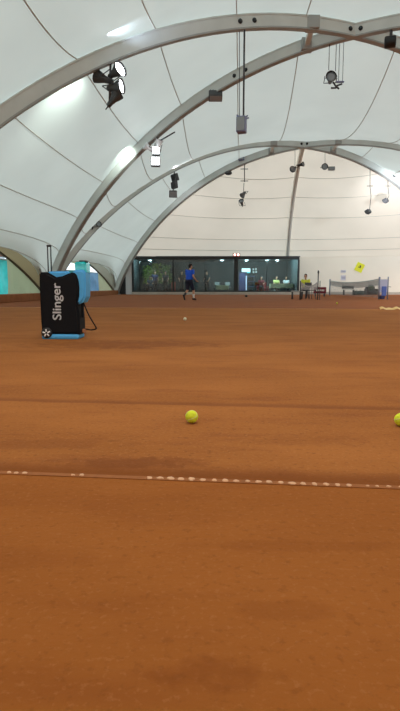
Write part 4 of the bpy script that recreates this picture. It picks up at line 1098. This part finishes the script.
# plants against the left part of the back wall
rp = random.Random(5)
LEAF = [mat('leaf_a', (124, 152, 62), .7), mat('leaf_b', (132, 150, 62), .7), mat('leaf_c', (96, 128, 66), .7)]
for i, (px, Y, h_, lab) in enumerate(((148.5, 47.6, 2.3, 'leafy green indoor plant at the left end of the clubhouse'), (157, 48.0, 2.5, 'tall broad green plant behind the left glass panel'), (167, 47.7, 2.4, 'yellowish green plant near the mullion of the left glass panel'))):
    r = thing('potted_plant', lab, 'plant', inp(px, Y))
    b = MB(); b.lathe([(.16, 0), (.22, .36), (.24, .38), (.2, .36)], 14); b.build('pot', M['dark'], r)
    b = MB(); b.tube([(0, 0, .3), (.03, .02, h_ * .5), (0, 0, h_ * .85)], .03, 6); b.build('stem', M['dark'], r)
    b = MB()
    for k in range(230):
        a = rp.uniform(0, 6.283); zz = rp.uniform(.32, 1) * h_; rr = rp.uniform(.05, .52) * (1.1 - .35 * zz / h_)
        c = Vector((rr * math.cos(a), rr * math.sin(a) * .7, zz)); E_ = Euler((rp.uniform(-.9, .9), rp.uniform(-.9, .9), a)).to_matrix().to_4x4(); s_ = rp.uniform(.10, .18)
        b.add([(-s_, 0, 0), (0, -s_ * .4, .02), (s_, 0, -.03), (0, s_ * .4, .02)], [(0, 1, 2, 3)], False, Matrix.Translation(c) @ E_)
    b.build('foliage', LEAF[i], r)
# folded red easel in front of the mullion
ea = thing('easel_sign', 'pinkish red folding floor sign leaning at the mullion left of the player', 'sign', inp(173.8, 44.5))
b = MB(); b.box((0, 0, .45), (.34, .02, .9), Matrix.Rotation(.12, 4, 'X'), .008); b.build('front_panel', mat('pink_red', (176, 76, 72), .6), ea)
b = MB(); b.box((0, .22, .45), (.34, .02, .9), Matrix.Translation((0, -.0, 0)) @ Matrix.Rotation(-.12, 4, 'X'), .008); b.build('back_panel', mat('red_back', (140, 52, 52), .6), ea)

# ------------------------------------------------------------------ outside the left openings
TQ = mat('turquoise_tarp', (70, 238, 238), .5, noise_amt=.12, noise_scale=2)
def fence(label, P, Q, z0, z1, m, name='windscreen'):
    r = thing(name, label, 'fence', P); d = Q - P; n = 40
    b = MB(); vs = []
    nn = d.normalized().cross(Vector((0, 0, 1)))
    for i in range(n + 1):
        for j in range(7):
            t = i / n; q = d * t + nn * (.10 * math.sin(i * 1.1 + j * .8) * math.sin(math.pi * j / 6)); vs.append(q + Vector((0, 0, z0 + (z1 - z0) * j / 6)))
    b.add(vs, [(i * 7 + j, i * 7 + j + 1, (i + 1) * 7 + j + 1, (i + 1) * 7 + j) for i in range(n) for j in range(6)], True); b.build('tarp', m, r)
    b = MB(); b.tube([Vector((0, 0, z1)), d + Vector((0, 0, z1))], .05, 6); b.build('top_rail', M['steel_edge'], r)
    for k in range(5):
        b = MB(); p = d * (k / 4) + nn * .12; b.tube([p + Vector((0, 0, -.06)), p + Vector((0, 0, z1))], .05, 6); b.build('post', M['steel_edge'], r)
P_ = lambda k, t, out: LB[k].lerp(LB[k + 1], t) - TV * out
fence('bright turquoise windscreen outside the leftmost skirt opening', P_(2, -.25, 4.4), P_(2, .66, 4.4), .1, 2.3, TQ)
bm_ = thing('beam', 'brown timber beam above the turquoise screen at the left edge', 'beam', P_(2, -.3, 3.9))
b = MB(); e_ = P_(2, .62, 3.9) - P_(2, -.3, 3.9); b.tube([Vector((0, 0, 2.5)), e_ + Vector((0, 0, 2.5))], .16, 4); b.build('timber', mat('brown_timber', (124, 84, 66), .8), bm_, smooth=False)
for k in range(4): b = MB(); b.tube([e_ * (k / 3) + Vector((0, 0, -.06)), e_ * (k / 3) + Vector((0, 0, 2.5))], .07, 6); b.build('post', M['dark'], bm_)
fence('steel-blue windscreen outside the skirt opening beside the bag', P_(2, .72, 4.6), P_(2, 3.1, 4.6), .1, 2.0, mat('steel_blue_tarp', (52, 104, 140), .6, noise_amt=.25, noise_scale=1.5))
hs = thing('outbuilding', 'pale outbuilding beyond the second skirt opening on the left', 'building', P_(2, .9, 14))
b = MB(); b.box((0, 0, 1.8), (4, 16, 3.7), Matrix.Rotation(-YAW, 4, 'Z'), .02); b.build('wall', mat('pale_render', (190, 200, 206), .8), hs)
b = MB(); b.box((0, 0, 3.75), (4.6, 16.6, .2), Matrix.Rotation(-YAW, 4, 'Z'), .02); b.build('roof', M['steel_edge'], hs)
